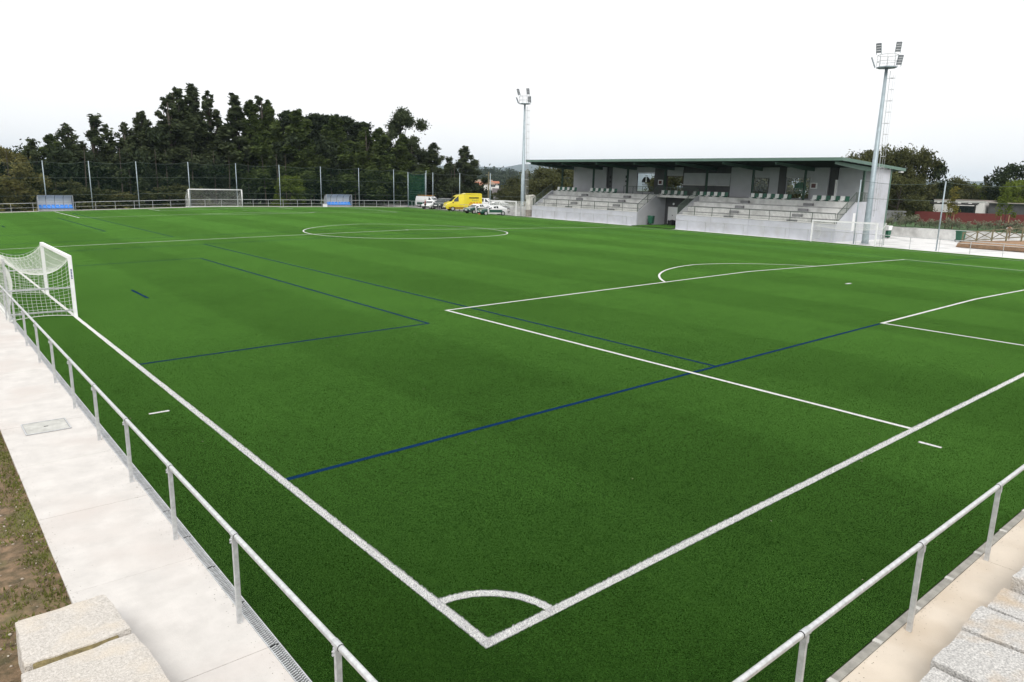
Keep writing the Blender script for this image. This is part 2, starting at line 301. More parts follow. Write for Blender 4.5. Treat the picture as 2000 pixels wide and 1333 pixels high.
# --- left walkway: bed, slabs, drain
path = sheet([-3.2, -1.8], span(-4, 108, 4), lambda x, y: g(x, y)-.06).build('path', CONCD, kind='structure')
def slab(x0, x1, y0, y1, m, par, name='slab'):
    c = [(x0, y0), (x1, y0), (x1, y1), (x0, y1)]; z = [float(g(*q)) for q in c]
    return MB().hexa([(*q, w-.12) for q, w in zip(c, z)]+[(*q, w) for q, w in zip(c, z)]).build(name, m, par)
y = 1.28-4.6
while y < 106:
    slab(-3.2, -1.775, y, y+2.372, CONC, path); slab(-3.2, -1.775, y+2.3755, y+4.742, CONC, path); y += 4.75
cov = thing('manhole_cover', 'concrete-filled rectangular manhole cover set in the pale walkway', 'cover', (-2.5, 10.64, .004))
fr = MB(); [fr.box(*q, 0, .012) for q in ((-.37, .37, -.37, -.35), (-.37, .37, .35, .37), (-.37, -.35, -.35, .35), (.35, .37, -.35, .35))]
fr.build('frame', GALV, cov); MB().box(-.343, .343, -.343, .343, 0, .006).build('infill', mat('cover_infill', (.5, .5, .47), .85, var=.2, scale=5), cov); MB().box(-.035, .035, -.012, .012, .006, .011).build('lifting_slot', BLACK, cov)
dr = MB(); dr.box(-1.772, -1.642, -2.6, 34, -.10, -.06); dr = dr.build('drain_channel', BLACK, kind='structure')
gb = MB(); [gb.box(x0, x1, 0, .994, -.03, -.004) for x0, x1 in ((-1.770, -1.759), (-1.655, -1.644))]
for k in range(27):
    y = k*.0362+.004
    for j, (x0, x1) in enumerate(((-1.759, -1.728), (-1.725, -1.690), (-1.687, -1.655))):
        o = .012*(j % 2); gb.hexa([(x0, y+o, -.02), (x1, y+o+.008, -.02), (x1, y+o+.021, -.02), (x0, y+o+.013, -.02), (x0, y+o, -.006), (x1, y+o+.008, -.006), (x1, y+o+.021, -.006), (x0, y+o+.013, -.006)])
gme = gb.mesh('grate', GALV)
for k in range(36): link('grate', gme, dr, loc=(0, -2.55+k, float(g(-1.64, -2.55+k))))
# --- near end: kerb, tan walkway
walk = sheet(span(-3.2, 70, 4), [-3.6, -2.62], lambda x, y: g(x, y)-.07).build('walkway', CONCD, kind='structure')
kb = MB().box(0, .985, -2.605, -2.515, -.12, .012).mesh('kerb_stone', KERB); mj = MB().box(0, .07, -2.604, -2.516, -.1, .016).mesh('mortar_joint', mat('mortar', (.5, .49, .46), .9, var=.2, scale=9))
for k in range(40): link('kerb_stone', kb, walk, loc=(-1.64+k, 0, float(g(-1.64+k, -2.5)))); link('mortar_joint', mj, walk, loc=(-1.69+k, 0, float(g(-1.64+k, -2.5))))
for k in range(12): slab(-1.77+4*k, 2.224+4*k, -3.62, -2.61, CONCT, walk)
MB().box(-3.19, -1.78, -3.62, -2.6, -.1, -.004).build('slab', CONCT, walk)
# --- soil left of the walkway with stones, weeds and litter, and the bank the camera stands on
def soil_z(x, y): return -.035+.03*np.sin(x*3.1+y*1.3)*np.sin(y*2.3-x)+.012*np.clip(-3.2-x, 0, 4)
soil = sheet(span(-14, -3.2, .35), span(-2, 60, .35), soil_z).build('soil', SOIL, kind='structure')
def bank_z(x, y):
    d = np.maximum(np.maximum(x+3.7, y+4.3), 0); e = np.maximum(-3.8-x, 0)
    return np.clip(.3+.55*np.maximum(np.minimum(-3.9-y, 4.2), 0)*(1), -.3, 2.9)*1.0
sheet(span(-14, 30, .5), span(-14, -3.75, .5), bank_z).build('bank', SOIL, kind='structure')
n = 17000; P = np.stack([-3.22-rng.exponential(.9, n), rng.uniform(.5, 18, n)], 1); cl = np.array([mn.noise((x*1.4, y*1.4, 3.0)) for x, y in P]); P = P[(cl > -.05) | (P[:, 0] > -3.45)]
n = len(P); a = rng.uniform(0, 6.28, n); w = rng.uniform(.006, .014, n); H = rng.uniform(.02, .075, n); z = soil_z(P[:, 0], P[:, 1]); L = rng.uniform(.01, .06, n); b = rng.uniform(0, 6.28, n)
base = np.c_[P, z]; dd = np.c_[np.cos(a)*w, np.sin(a)*w, 0*a]; V = np.stack([base-dd, base+dd, base+np.c_[np.cos(b)*L, np.sin(b)*L, H]], 1).reshape(-1, 3)
link('weeds', np_mesh('weeds', V, np.arange(3*n).reshape(-1, 3), leaf_mat('weed', (.10, .11, .03), (.23, .25, .07), .3)), soil, kind='stuff')
def pebbles(n, x, y, smin, smax):
    V = []; F = []; oct_ = np.array([(1, 0, 0), (-1, 0, 0), (0, 1, 0), (0, -1, 0), (0, 0, 1), (0, 0, -1)], float); tf = [(0, 2, 4), (2, 1, 4), (1, 3, 4), (3, 0, 4), (2, 0, 5), (1, 2, 5), (3, 1, 5), (0, 3, 5)]
    for i in range(n):
        s = smin+(smax-smin)*rng.random()**3; px, py = rng.uniform(*x), rng.uniform(*y); A = oct_*rng.uniform(.5, 1.2, (6, 1))*s*np.array([1, 1, .6]); r = rng.uniform(0, 6.28)
        A = A@np.array([[math.cos(r), math.sin(r), 0], [-math.sin(r), math.cos(r), 0], [0, 0, 1]]); V.append(A+np.array([px, py, float(soil_z(px, py))+.2*s])); F += [(6*i+a, 6*i+b, 6*i+c) for a, b, c in tf]
    return np.concatenate(V), np.array(F)
V, F = pebbles(1900, (-5.6, -3.25), (.5, 14), .004, .032); link('pebbles', np_mesh('pebbles', V, F, leaf_mat('pebble', (.22, .16, .11), (.6, .55, .48), 0)), soil, kind='stuff')
tw = MB()
for i in range(700):
    x, y = rng.uniform(-5.2, -3.3), rng.uniform(.6, 9); a = rng.uniform(0, 6.28); L = rng.uniform(.04, .22); z = float(soil_z(x, y))+.012
    tw.tube([(x, y, z), (x+L*.5*math.cos(a), y+L*.5*math.sin(a), z+.015), (x+L*math.cos(a+.4), y+L*math.sin(a+.4), z)], .003, 3, False)
tw.build('twigs', mat('dry_twig', (.2, .15, .1), .9, var=.3, scale=9), soil, kind='stuff')
P = np.concatenate([np.stack([-1.78-rng.exponential(.07, 700), rng.uniform(-2.4, 20, 700)], 1), np.stack([rng.uniform(-1.6, 14, 500), -2.62-rng.exponential(.07, 500)], 1), np.stack([-3.18+rng.exponential(.09, 400), rng.uniform(.5, 16, 400)], 1)])
n = len(P); a = rng.uniform(0, 6.28, n); s_ = rng.uniform(.002, .008, n); z = g(P[:, 0], P[:, 1])+.003
V = np.stack([np.c_[P[:, 0]+s_*np.cos(a+k), P[:, 1]+s_*np.sin(a+k), z+.002*(k > 3)] for k in (0, 1.9, 3.9)], 1).reshape(-1, 3)
link('turf_crumbs', np_mesh('turf_crumbs', V, np.arange(3*n).reshape(-1, 3), leaf_mat('crumb', (.02, .03, .012), (.16, .13, .09), 0)), path, kind='stuff')
# --- granite blocks
def rock(x0, x1, y0, y1, z0, z1, m, seed, amp=.02, n=18, tilt=0.0, skew=0.0):
    me = MB(); idx = {}
    def vert(i, j, k):
        if (i, j, k) not in idx:
            p = Vector((x0+(x1-x0)*i/n, y0+(y1-y0)*j/n, z0+(z1-z0)*k/n)); q = Vector((p.x*1.0, p.y, p.z+seed*7.3))
            e = sum(c in (0, n) for c in (i, j, k)); c = Vector(((x0+x1)/2, (y0+y1)/2, (z0+z1)/2))
            p += mn.noise_vector(q*2.1)*amp+mn.noise_vector(q*7)*amp*.35; p += (c-p).normalized()*.007*(e-1)
            p.z += tilt*(p.y-y0); p.x += skew*(p.y-y0)*i/n
            idx[(i, j, k)] = len(me.v); me.v.append(tuple(p))
        return idx[(i, j, k)]
    for a in range(n):
        for b in range(n):
            for f in (0, n):
                for o in ((lambda i, j: (i, j, f)), (lambda i, j: (i, f, j)), (lambda i, j: (f, i, j))):
                    me.f.append(tuple(vert(*o(a+d, b+e)) for d, e in ((0, 0), (1, 0), (1, 1), (0, 1))))
    import bmesh
    ms = me.mesh('granite_block', m); bm = bmesh.new(); bm.from_mesh(ms); bmesh.ops.recalc_face_normals(bm, faces=bm.faces); bm.to_mesh(ms); bm.free()
    return ms
for x0, x1, y0, y1, z1, lab in ((-3.8, -2.9, 2.06, 2.9, .35, 'pale granite block with a straight edge at the end of the soil strip'), (-3.84, -2.78, .75, 1.97, .345, 'pale granite block behind the mossy crack, beside the walkway'), (-3.9, -2.7, -.6, .7, .35, 'pale granite block third along from the soil strip')):
    link('granite_block', rock(x0, x1, y0, y1, -.1, z1, GRANITEP, x0+y0, .026, 22, skew=-.09), label=lab, cat='stone', group='granite blocks beside the left walkway')
link('granite_block', rock(-4.15, -3.9, 1.35, 1.85, -.1, .14, mat('brown_granite', (.30, .24, .18), .9, var=.35, scale=7, bump=.8, bscale=20), 3.3, .04), label='small brown rough stone half buried in the soil beside the pale block', cat='stone')
link('moss_strip', rock(-3.74, -3.02, 1.955, 2.075, .1, .335, MATS.get('moss') or mat('moss', (.20, .16, .07), .95, var=.5, scale=12, bump=.8), 7.7, .02), label='brown mossy fill in the crack between the two pale blocks', cat='moss')
cuts = [.4, 1.2, 2.05, 2.89, 3.75, 4.42, 5.05, 5.9, 6.8, 7.7, 8.6, 9.4, 10.3, 11.2, 12.1]
for i, (a, b) in enumerate(zip(cuts[:-1], cuts[1:])):
    top = .4+.012*math.sin(i*2.3)+(.12 if i >= 6 else 0)
    link('granite_block', rock(a+.008, b-.008, -4.75, -3.22+.04*math.sin(i*5.1), -.1, top, GRANITE, i*1.7+20, .026, 22, skew=-.03), label=('rough granite wall block, %s from the raised step along the tan walkway' % ['sixth', 'fifth', 'fourth', 'third', 'second', 'first'][i]) if i < 6 else ('raised granite wall block, %s behind the step beside the tan walkway' % ['first', 'second', 'third', 'fourth', 'fifth', 'sixth', 'seventh', 'eighth'][i-6]), cat='stone', group='granite wall blocks')
# --- plaza, car park, stand apron
sheet(span(EX+.02, 84, 2), span(-8, 73.5, 2), lambda x, y: g(x, y)-.02).build('plaza', CONCP, kind='structure')
sheet(span(EX+.02, 110, 2), span(73.6, 116, 2), lambda x, y: g(x, y)-.03+.0*x).build('car_park', ASPH, kind='structure')
edge = sheet([EX-.02, EX+.14], span(-2.6, EY+.1, 1), lambda x, y: g(x, y)+.012).build('edge_kerb', CONC, kind='structure')
sheet(span(-3.2, EX+.2, 2), [EY, EY+1.7], lambda x, y: g(x, y)+.005).build('far_path', CONC, kind='structure')
# ================================================================== railings
def post_mesh(hh=1.02):
    b = MB(); b.box(-.026, .026, -.019, .019, -.02, hh); return b.mesh('post', GALV)
def clamp_mesh():
    b = MB(); b.tube([(0, -.055, 1.055), (0, .055, 1.055)], .033, 10); b.box(-.032, .032, -.024, .024, .96, 1.03); b.tube([(-.05, 0, 1.005), (-.03, 0, 1.005)], .011, 6); b.tube([(-.05, 0, .975), (-.03, 0, .975)], .011, 6); return b.mesh('clamp', GALV)
PM, CM = post_mesh(), clamp_mesh()
def ring_mesh():
    b = MB(); b.tube([(0, -.062, 1.055), (0, -.054, 1.055)], .0325, 10); return b.mesh('joint_ring', BLACK)
RM = ring_mesh()
def railing(label, axis_, fixed, at, lo, hi, detail=True, low=False):
    P = (lambda t: (fixed, t)) if axis_ == 'y' else (lambda t: (t, fixed)); rz = 0 if axis_ == 'y' else -math.pi/2
    o = P(at[0]); z0 = float(g(*o)); r = thing('railing', label, 'railing', (o[0], o[1], z0))
    pts = [P(t) for t in np.linspace(lo, hi, max(2, int((hi-lo)/2)))]
    MB().tube([(x, y, float(g(x, y))+1.055) for x, y in pts], .0285, 10).build('rail', ALU if detail else GALV, r, world=True, smooth=True)
    if low: MB().tube([(x, y, float(g(x, y))+.5) for x, y in pts], .012, 5).build('low_wire', GALV, r, world=True)
    for t in at:
        x, y = P(t); l = (x-o[0], y-o[1], float(g(x, y))-z0); p = link('post', PM, r, loc=l, rot=(0, 0, rz))
        if detail: link('clamp', CM, p); link('joint_ring', RM, p)
    return r
railing('bright galvanised railing along the pale walkway beside the drain grate', 'y', -1.85, [-2.68]+[-.36+2.4*k for k in range(16)], -2.68, 36)
railing('bright galvanised railing along the tan walkway and granite blocks', 'x', -2.69, [-1.1, 1.35]+[3.82+2.42*k for k in range(9)], -1.85, 24)
railing('long grey railing between the two dugouts and beyond behind the far goal', 'x', 105.2, [6.62-2.35*3+2.35*k for k in range(29) if not 9.2 < 6.62-7.05+2.35*k < 13.4], -2, 64.4, False, True)
railing('grey railing between the turf and the car park', 'y', 64.6, [74.2+2.4*k for k in range(13)], 73.6, 105.2, False)
railing('grey railing in front of the left block of the grandstand', 'y', 64.6, [54.78, 55.45]+[57.9+2.46*k for k in range(6)]+[71.6], 53.6, 73, False)
railing('grey railing in front of the right block of the grandstand and the plaza', 'y', 64.6, [45.55-2.41*k for k in range(17)]+[24.07], 5, 47.4, False)

# ================================================================== goals
def lattice(fn, nu, nv, r, mu=1, mv=1):
    """Strings of a net on the surface fn(u, v), u and v in 0..1."""
    b = MB()
    for i in range(nu+1): b.tube([fn(i/nu, j/(nv*mv)) for j in range(nv*mv+1)], r, 3, False)
    for j in range(nv+1): b.tube([fn(i/(nu*mu), j/nv) for i in range(nu*mu+1)], r, 3, False)
    return b
def small_goal(label, x, y, rz, supports=True, r=.0042):
    """Folding goal: local x points into the pitch, y along the goal."""
    t = thing('folding_goal', label, 'goal', (x, y, float(g(x, y))), rz, 'small folding goals on the touchlines'); H, hw, dp = 2.05, 3.06, 1.86
    for s in (-1, 1): MB().box(-.055, .055, s*hw-.055, s*hw+.055, 0, H+.055).build('goalpost', PWHITE, t)
    MB().box(-.054, .054, -hw+.056, hw-.056, H-.055, H+.054).build('crossbar', PWHITE, t)
    for s in (-1, 1):
        MB().box(-dp-.035, -dp+.035, s*(hw-.04)-.035, s*(hw-.04)+.035, 0, H+.02).build('support_post', GALV, t)
        for z in (.24, 1.02): MB().bar((-dp, s*(hw-.02), z), (-.05, s*(hw-.02), z), .05, .05).build('folding_arm', GALV, t)
    MB().box(-dp+.02, -dp+.06, -hw, hw, .02, .06).build('ground_bar', PWHITE, t)
    def sag(tx, ty): return 3.3*tx**.9*(1-tx)*(.62+.25*math.sin(math.pi*ty))
    top = lambda u, v: (-dp*v, (2*u-1)*hw, H-sag(v, u)-.0*v)
    back = lambda u, v: (-dp-.05+.32*math.sin(math.pi*v)*(.4+math.sin(math.pi*u)), (2*u-1)*hw, H*(1-v)+.03)
    net = lattice(top, 46, 14, r*1.25); nb = lattice(back, 46, 15, r)
    net.build('roof_net', STRING, t); nb.build('back_net', STRING, t)
    for s, e in ((-1, 0), (1, 1)):
        side = lambda u, v: (-dp*u, s*hw-s*.28*math.sin(math.pi*v)*math.sin(math.pi*u), (H-sag(u, e))*(1-v)+.04+.08*math.sin(math.pi*u))
        sn = lattice(side, 14, 15, r); sn.build('side_net', STRING, t)
        rope = MB(); rope.tube([top(e, k/20) for k in range(21)], r*2.2, 4); rope.tube([side(k/12, 1) for k in range(13)], r*2.5, 4); rope.build('net_rope', STRING, t)
    return t
gl = small_goal('small white goal with sagging net and grey folding arms beside the pale walkway', .06, 26.15, 0)
mk = MB()
for k in range(7): mk.box(-.02, .022, -3.118, -3.1155, 1.62-.05*k, 1.652-.05*k+.006*(k % 2))
mk.build('maker_lettering', mat('blue_print', (.03, .05, .2), .5, var=.05), gl)
for lab, y in (('small white folding goal in front of the tall end wall of the grandstand', 27.1), ('small white folding goal in front of the parked cars', 77.7)):
    c = copy_tree(gl); c.location = (63.55, y, float(g(63.55, y))); c.rotation_euler = (0, 0, math.pi); c['label'] = lab
    for ch in list(c.children):
        if ch.name.startswith('maker'): bpy.data.objects.remove(ch)
t = thing('full_size_goal', 'full size white goal with box net in front of the dark trees', 'goal', (cxm, PL, float(g(cxm, PL))))
for s in (-1, 1):
    MB().tube([(s*3.72, .06, 0), (s*3.72, .06, 2.5)], .06, 10).build('goalpost', PWHITE, t, smooth=True)
    MB().tube([(s*3.72, .08, 2.46), (s*3.72, .55, 2.42), (s*3.72, .62, 2.3)], .02, 6).build('net_bracket', PWHITE, t); MB().tube([(s*3.72, .06, .04), (s*3.72, 1.9, .04)], .03, 6).build('side_ground_bar', PWHITE, t)
MB().tube([(-3.72, .06, 2.5), (3.72, .06, 2.5)], .06, 10).build('crossbar', PWHITE, t, smooth=True); MB().tube([(-3.72, 1.9, .04), (3.72, 1.9, .04)], .03, 6).build('rear_ground_bar', PWHITE, t)
lattice(lambda u, v: ((2*u-1)*3.7, .1+1.8*min(1, v*1.6)**.8, 2.46*(1-max(0, (v-.25)/.75))-.15*math.sin(math.pi*v)+.04), 56, 22, .004).build('net', STRING, t)
for s in (-1, 1): lattice(lambda u, v: (s*3.7, .1+1.8*u, (2.4-1.1*u**1.5)*(1-v)+.04), 14, 16, .004).build('side_net', STRING, t)

# ================================================================== dugouts
def dugout(label, x0, x1):
    L = x1-x0; y0 = 104.95; t = thing('dugout', label, 'dugout', (x0, y0, float(g((x0+x1)/2, y0)))); prof = [(.72, .1), (.74, .7), (.72, 1.25), (.62, 1.55), (.42, 1.78), (.12, 1.93), (-.22, 1.98)]
    n = 4
    for k in range(n):
        b = MB(); a = L*k/n+.02; e = L*(k+1)/n-.02
        for (ya, za), (yb, zb) in zip(prof[:-1], prof[1:]): b.quad((a, ya, za), (e, ya, za), (e, yb, zb), (a, yb, zb)); b.quad((a, ya+.02, za+.015), (a, yb+.02, zb+.015), (e, yb+.02, zb+.015), (e, ya+.02, za+.015))
        b.build('canopy_panel', POLY, t)
    for k in range(n+1): MB().tube([(L*k/n, yy, zz) for yy, zz in [(.72, 0)]+prof], .026, 6).build('frame_rib', CONCD, t)
    for s, xx in ((0, 0.0), (1, L)):
        MB().prism([(.7, .1), (-.25, .1), (-.3, .6), (-.22, 1.95), (.12, 1.9), (.42, 1.74), (.62, 1.5), (.7, 1.2)], lambda a, b: (xx-.006, a, b), lambda a, b: (xx+.006, a, b)).build('side_panel', veil_mat('smoked_panel%d' % s, (.3, .33, .36), .55) if 'smoked_panel%d' % s not in MATS else MATS['smoked_panel%d' % s], t)
        MB().bar((xx, -.25, 0), (xx, -.22, 1.97), .05, .05).build('front_upright', GALV, t)
    MB().box(0, L, .1, .6, 0, .34).build('bench_base', mat('dugout_base', (.36, .36, .40), .6, var=.1), t)
    sb = MB(); sb.box(.03, L/8-.03, -.02, .42, .34, .42); sb.hexa([(.03, .36, .42), (L/8-.03, .36, .42), (L/8-.03, .42, .42), (.03, .42, .42), (.05, .44, .80), (L/8-.05, .44, .80), (L/8-.05, .49, .80), (.05, .49, .80)]); sm = sb.mesh('seat', SEATB)
    for k in range(8): link('seat', sm, t, loc=(L*k/8, 0, 0))
    return t
dugout('dugout with grey curved shelter and blue seats beside the corner of yellowish bushes', 9.5, 13.38)
d2 = dugout('dugout with grey curved shelter and blue seats beside a white box', 48.95, 53.45)
b = thing('white_box', 'small white box standing beside the dugout', 'box', (48.6, 104.6, float(g(48.6, 104.6)))); MB().box(-.3, .3, -.2, .2, 0, .42).build('box_body', PWHITE, b); MB().box(-.32, .32, -.22, .22, .42, .46).build('lid', PWHITE, b)

# ================================================================== ball-stop fences
def ball_fence(label, pts, z_top, wires, net=NET, first=0):
    o = pts[0]; z0 = float(g(*o)); t = thing('ball_stop_fence', label, 'net fence', (o[0], o[1], z0))
    for x, y in pts:
        z = float(g(x, y)); MB().tube([(x, y, z-.1), (x, y, z+z_top)], .058, 8).build('pole', GALVB, t, world=True, smooth=True)
    for (xa, ya), (xb, yb) in zip(pts[:-1], pts[1:]):
        za, zb = float(g(xa, ya)), float(g(xb, yb)); n = 10; b = MB(); w = MB()
        P = [(xa+(xb-xa)*k/n, ya+(yb-ya)*k/n, za+(zb-za)*k/n, .28*(1-(2*k/n-1)**2)) for k in range(n+1)]
        for p, q in zip(P[:-1], P[1:]): b.quad((p[0], p[1], p[2]+.1), (q[0], q[1], q[2]+.1), (q[0], q[1], q[2]+z_top-.05-q[3]), (p[0], p[1], p[2]+z_top-.05-p[3]))
        b.build('net', net, t, world=True)
        for f in wires: w.tube([(p[0], p[1]-.01, p[2]+z_top*f-(.05+p[3])*(f > .9)-.1*p[3]) for p in P], .016, 4)
        w.build('wire', GREYGR, t, world=True)
    return t
fx = [-2.5, 4.2, 10.67, 15.9, 21.65, 28.5, 35.3, 42.0, 48.9, 55.75, 62.5, 69.2]
ball_fence('tall net fence on grey poles in front of the row of trees', [(x, 106.5) for x in fx], 6.35, (1, .66, .31))
ball_fence('dense green windscreen net between two poles beside the parked white van', [(65.3, 106.3), (68.9, 106.3)], 5.9, (1, .4), SCREEN)
ball_fence('net fence on grey poles between the turf and the parked cars', [(65.3, 106.35), (65.3, 98.5), (65.3, 90.8), (65.3, 82.9), (65.3, 75.6)], 5.95, (1, .45), NETL)
ball_fence('net fence on slim grey poles in front of the plaza and the end wall', [(65.3, 26.8), (65.3, 19.5), (65.3, 12.3)], 5.95, (1, .72), NETL)

# ================================================================== floodlight masts
def mast(label, x, y, lad, H=15.85):
    z = float(g(x, y)); t = thing('floodlight_mast', label, 'floodlight', (x, y, z), group='floodlight masts')
    MB().tube([(0, 0, .0), (0, 0, .5), (0, 0, H)], [.33, .31, .13], 12).build('mast_pole', GALVB, t, smooth=True); MB().tube([(0, 0, 0), (0, 0, .06)], .5, 8).build('base_plate', GALVB, t)
    lx, ly = lad; la = MB(); px, py = -ly, lx
    def P(o, s, zz): return (lx*o+px*s, ly*o+py*s, zz)
    for s in (-.2, .2): la.tube([P(.46, s, 2.6), P(.34, s, H-.3)], .026, 5)
    for k in range(int((H-3)/.3)): zz = 2.7+.3*k; la.tube([P(.45-.11*(zz-2.6)/H, -.2, zz), P(.45-.11*(zz-2.6)/H, .2, zz)], .016, 4)
    la.build('ladder', GALV, t); cg = MB()
    for k in range(13):
        zz = 3.2+k*.98; cg.tube([P(.42, -.2, zz)]+[P(.42+.38*math.sin(a), -.3*math.cos(a), zz) for a in np.linspace(.3, math.pi-.3, 7)]+[P(.42, .2, zz)], .016, 4)
        if k % 2 == 0: cg.tube([P(.1, 0, zz), P(.62, 0, zz)], .02, 4)
    for a in (.6, math.pi/2, math.pi-.6): cg.tube([P(.42+.38*math.sin(a), -.3*math.cos(a), 3.2) , P(.42+.38*math.sin(a), -.3*math.cos(a), H-.6)], .01, 4)
    cg.build('safety_cage', GALV, t)
    fl = MB(); R_ = .85; q = [(R_*math.cos(a), R_*math.sin(a)) for a in [math.pi/8+k*math.pi/4 for k in range(8)]]
    fl.prism(q, lambda a, b: (a, b, H), lambda a, b: (a, b, H+.09)); fl.build('platform', GALVB, t)
    bk = MB()
    for zz in (H+.55, H+1.1): bk.tube([(a, b, zz) for a, b in q+q[:1]], .025, 5)
    for a, b in q: bk.tube([(a, b, H+.05), (a, b, H+1.1)], .022, 5)
    bk.build('basket_rail', GALV, t)
    # four columns of lamp modules aimed down at the pitch
    for pos, ang, zz, out in ((138, 188, H+1.25, .85), (262, 212, H+1.25, .85), (120, 118, H+.15, 1.0), (272, 222, H+.15, 1.0)):
        a = math.radians(ang); dx, dy = math.cos(a), math.sin(a); tx, ty = -dy, dx; L = .86; lean = .42
        pa = math.radians(pos); fr = MB(); B = Vector((math.cos(pa)*out, math.sin(pa)*out, zz)); up = Vector((dx*lean, dy*lean, 1)).normalized(); tv = Vector((tx, ty, 0)); nv = tv.cross(up)
        for s in (-.21, .21): fr.bar(B+tv*s-up*.12, B+tv*s+up*L, .035, .05, tuple(nv))
        f = fr.build('floodlight_frame', GALVB, t); mm = MATS.get('lamp_glass') or mat('lamp_glass', (.42, .44, .48), .25, .2, var=.1, scale=9)
        for k in range(4):
            c = B+up*(.12+.22*k); m_ = MB(); m_.hexa([c-tv*.195-up*.085-nv*.04, c+tv*.195-up*.085-nv*.04, c+tv*.195+up*.085-nv*.04, c-tv*.195+up*.085-nv*.04, c-tv*.195-up*.085+nv*.04, c+tv*.195-up*.085+nv*.04, c+tv*.195+up*.085+nv*.04, c-tv*.195+up*.085+nv*.04]); m_.build('lamp_module', MATS['lamp_housing'] if 'lamp_housing' in MATS else mat('lamp_housing', (.12, .13, .15), .5, var=.1), f)
            m2 = MB(); s_ = 1 if nv.dot(Vector((dx, dy, -.4))) > 0 else -1; c2 = c+nv*s_*.042; m2.quad(c2-tv*.165-up*.055, c2+tv*.165-up*.055, c2+tv*.165+up*.055, c2-tv*.165+up*.055); m2.build('lamp_lens', mm, f)
    return t
mast('tall grey floodlight mast in front of the white end wall of the grandstand', 65.9, 26.0, (.41, -.91))
mast('tall grey floodlight mast beside the open end of the grandstand near the parked cars', 67.3, 77.6, (.7, -.71))
# ================================================================== grandstand (local: x backwards from the front wall, y along it, z up)
gs = thing('grandstand', 'concrete grandstand with green canopy, white walls and one row of alternating seats', 'grandstand', (65.0, 28.56, .06)); gs.rotation_euler = (math.radians(.32), 0, 0)
GL, TY0, TY1, ZW, ZT = 44.3, 19.0, 24.9, 1.52, 3.7
risers = [(.9, 2.05), (1.9, 2.6), (2.9, 3.15), (3.9, ZT)]
for a, b in ((0, TY0), (TY1, GL)):
    n = 4
    for k in range(n):
        y0 = a+(b-a)*k/n; y1 = a+(b-a)*(k+1)/n
        w = MB().box(0, .16, y0+.008, y1-.008, -.4, ZW+.06).build('front_wall_panel', PANEL, gs)
        MB().box(-.03, .19, y0+.004, y1-.004, ZW+.063, ZW+.11).build('coping', CONCG, w)
    MB().box(.165, .92, a+.17, b-.17, ZW-.2, ZW).build('front_gangway', CONCG, gs)
    for i, (x, z) in enumerate(risers[:3]):
        nx = risers[i+1][0]
        for k in range(3):
            y0 = a+.17+(b-a-.34)*k/3; y1 = a+.17+(b-a-.34)*(k+1)/3; MB().box(x, nx+.02, y0+.004, y1-.004, z-.75 if i else ZW-.2, z).build('terrace_step', CONCG, gs)
            MB().box(x-.012, x+.0, y0+.01, y1-.01, z-.10, z-.03).build('painted_nosing_shadow', CONCD, gs)  # solid dark strip imitating the shadow line below each step edge
    MB().box(3.9, 4.02, a+.17, b-.17, 3.0, ZT-.004).build('top_riser', CONCG, gs)
for yy in (37.6, 29.9, 12.5, 5.0):            # half-height aisle steps, coloured dark to stand in for their side shadow
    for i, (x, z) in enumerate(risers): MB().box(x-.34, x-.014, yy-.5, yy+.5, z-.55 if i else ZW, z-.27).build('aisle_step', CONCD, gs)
MB().box(4.0, 10.5, -.0+.17, GL-.1, ZT-.25, ZT-.002).build('upper_terrace', CONCG, gs)
prof = [(.165, -.4), (4.0, -.4), (4.0, ZT+.05), (3.75, ZT+.05), (.165, ZW+.12)]
for y0, y1 in ((TY1, TY1+.16), (TY0-.16, TY0), (GL-.16, GL)):
    MB().prism(prof, lambda a, b: (a, y0, b), lambda a, b: (a, y1, b)).build('flank_wall', PGREY if y0 < 40 else PANEL, gs)
# tall right-hand end wall of upright planks
xs_ = [0.165]+[1.2*k for k in range(1, 9)]+[10.5]
def top_z(x): return ZW+.12+(ZT-ZW-.07)*min(1, (x-.165)/3.6) if x < 7.1 else 7.32
for a, b in zip(xs_[:-1], xs_[1:]):
    for c, d in ([(a, b)] if not (a < 7.1 < b) else [(a, 7.1), (7.1, b)]):
        mid = (c+d)/2; za = top_z(c) if mid < 7.1 else 7.32; zb = top_z(d) if d < 7.1 else (top_z(7.0) if mid < 7.1 else 7.32)
        pl = [(c+.006, -.4), (d-.006, -.4), (d-.006, zb), (c+.006, za)]; MB().prism(pl, lambda p, q: (p, 0, q), lambda p, q: (p, .16, q)).build('end_wall_plank', PANEL, gs)
MB().box(3.25, 3.75, -.012, -.002, .9, 2.65).build('pale_door', PWHITE, gs)
# tunnel between the blocks
MB().box(5.4, 5.5, TY0-.1, TY1+.1, -.4, ZT-.3).build('tunnel_back_wall', PDARK, gs); MB().box(-.9, 5.4, TY0+.01, TY1-.01, -.2, .02).build('tunnel_floor', TURF, gs)
for y0, y1 in ((TY0-.1, TY0-.005), (TY1+.005, TY1+.1)): MB().box(4.0, 5.42, y0, y1, -.4, ZT-.3).build('tunnel_side_wall', PGREY, gs)
dd = MB().box(5.34, 5.398, TY0+3.95, TY0+5.4, .17, 2.25).build('tunnel_door', PWHITE, gs); MB().box(5.30, 5.337, TY0+4.6, TY0+4.7, 1.15, 1.25).build('handle', BLACK, dd)
MB().tube([(5.3, TY0+4.6, 2.62), (5.39, TY0+4.6, 2.62)], .13, 10).build('wall_lamp', PWHITE, gs)
MB().box(3.62, 4.0, TY0-.15, TY1+.15, ZT-.28, ZT).build('landing_edge', CONCG, gs)
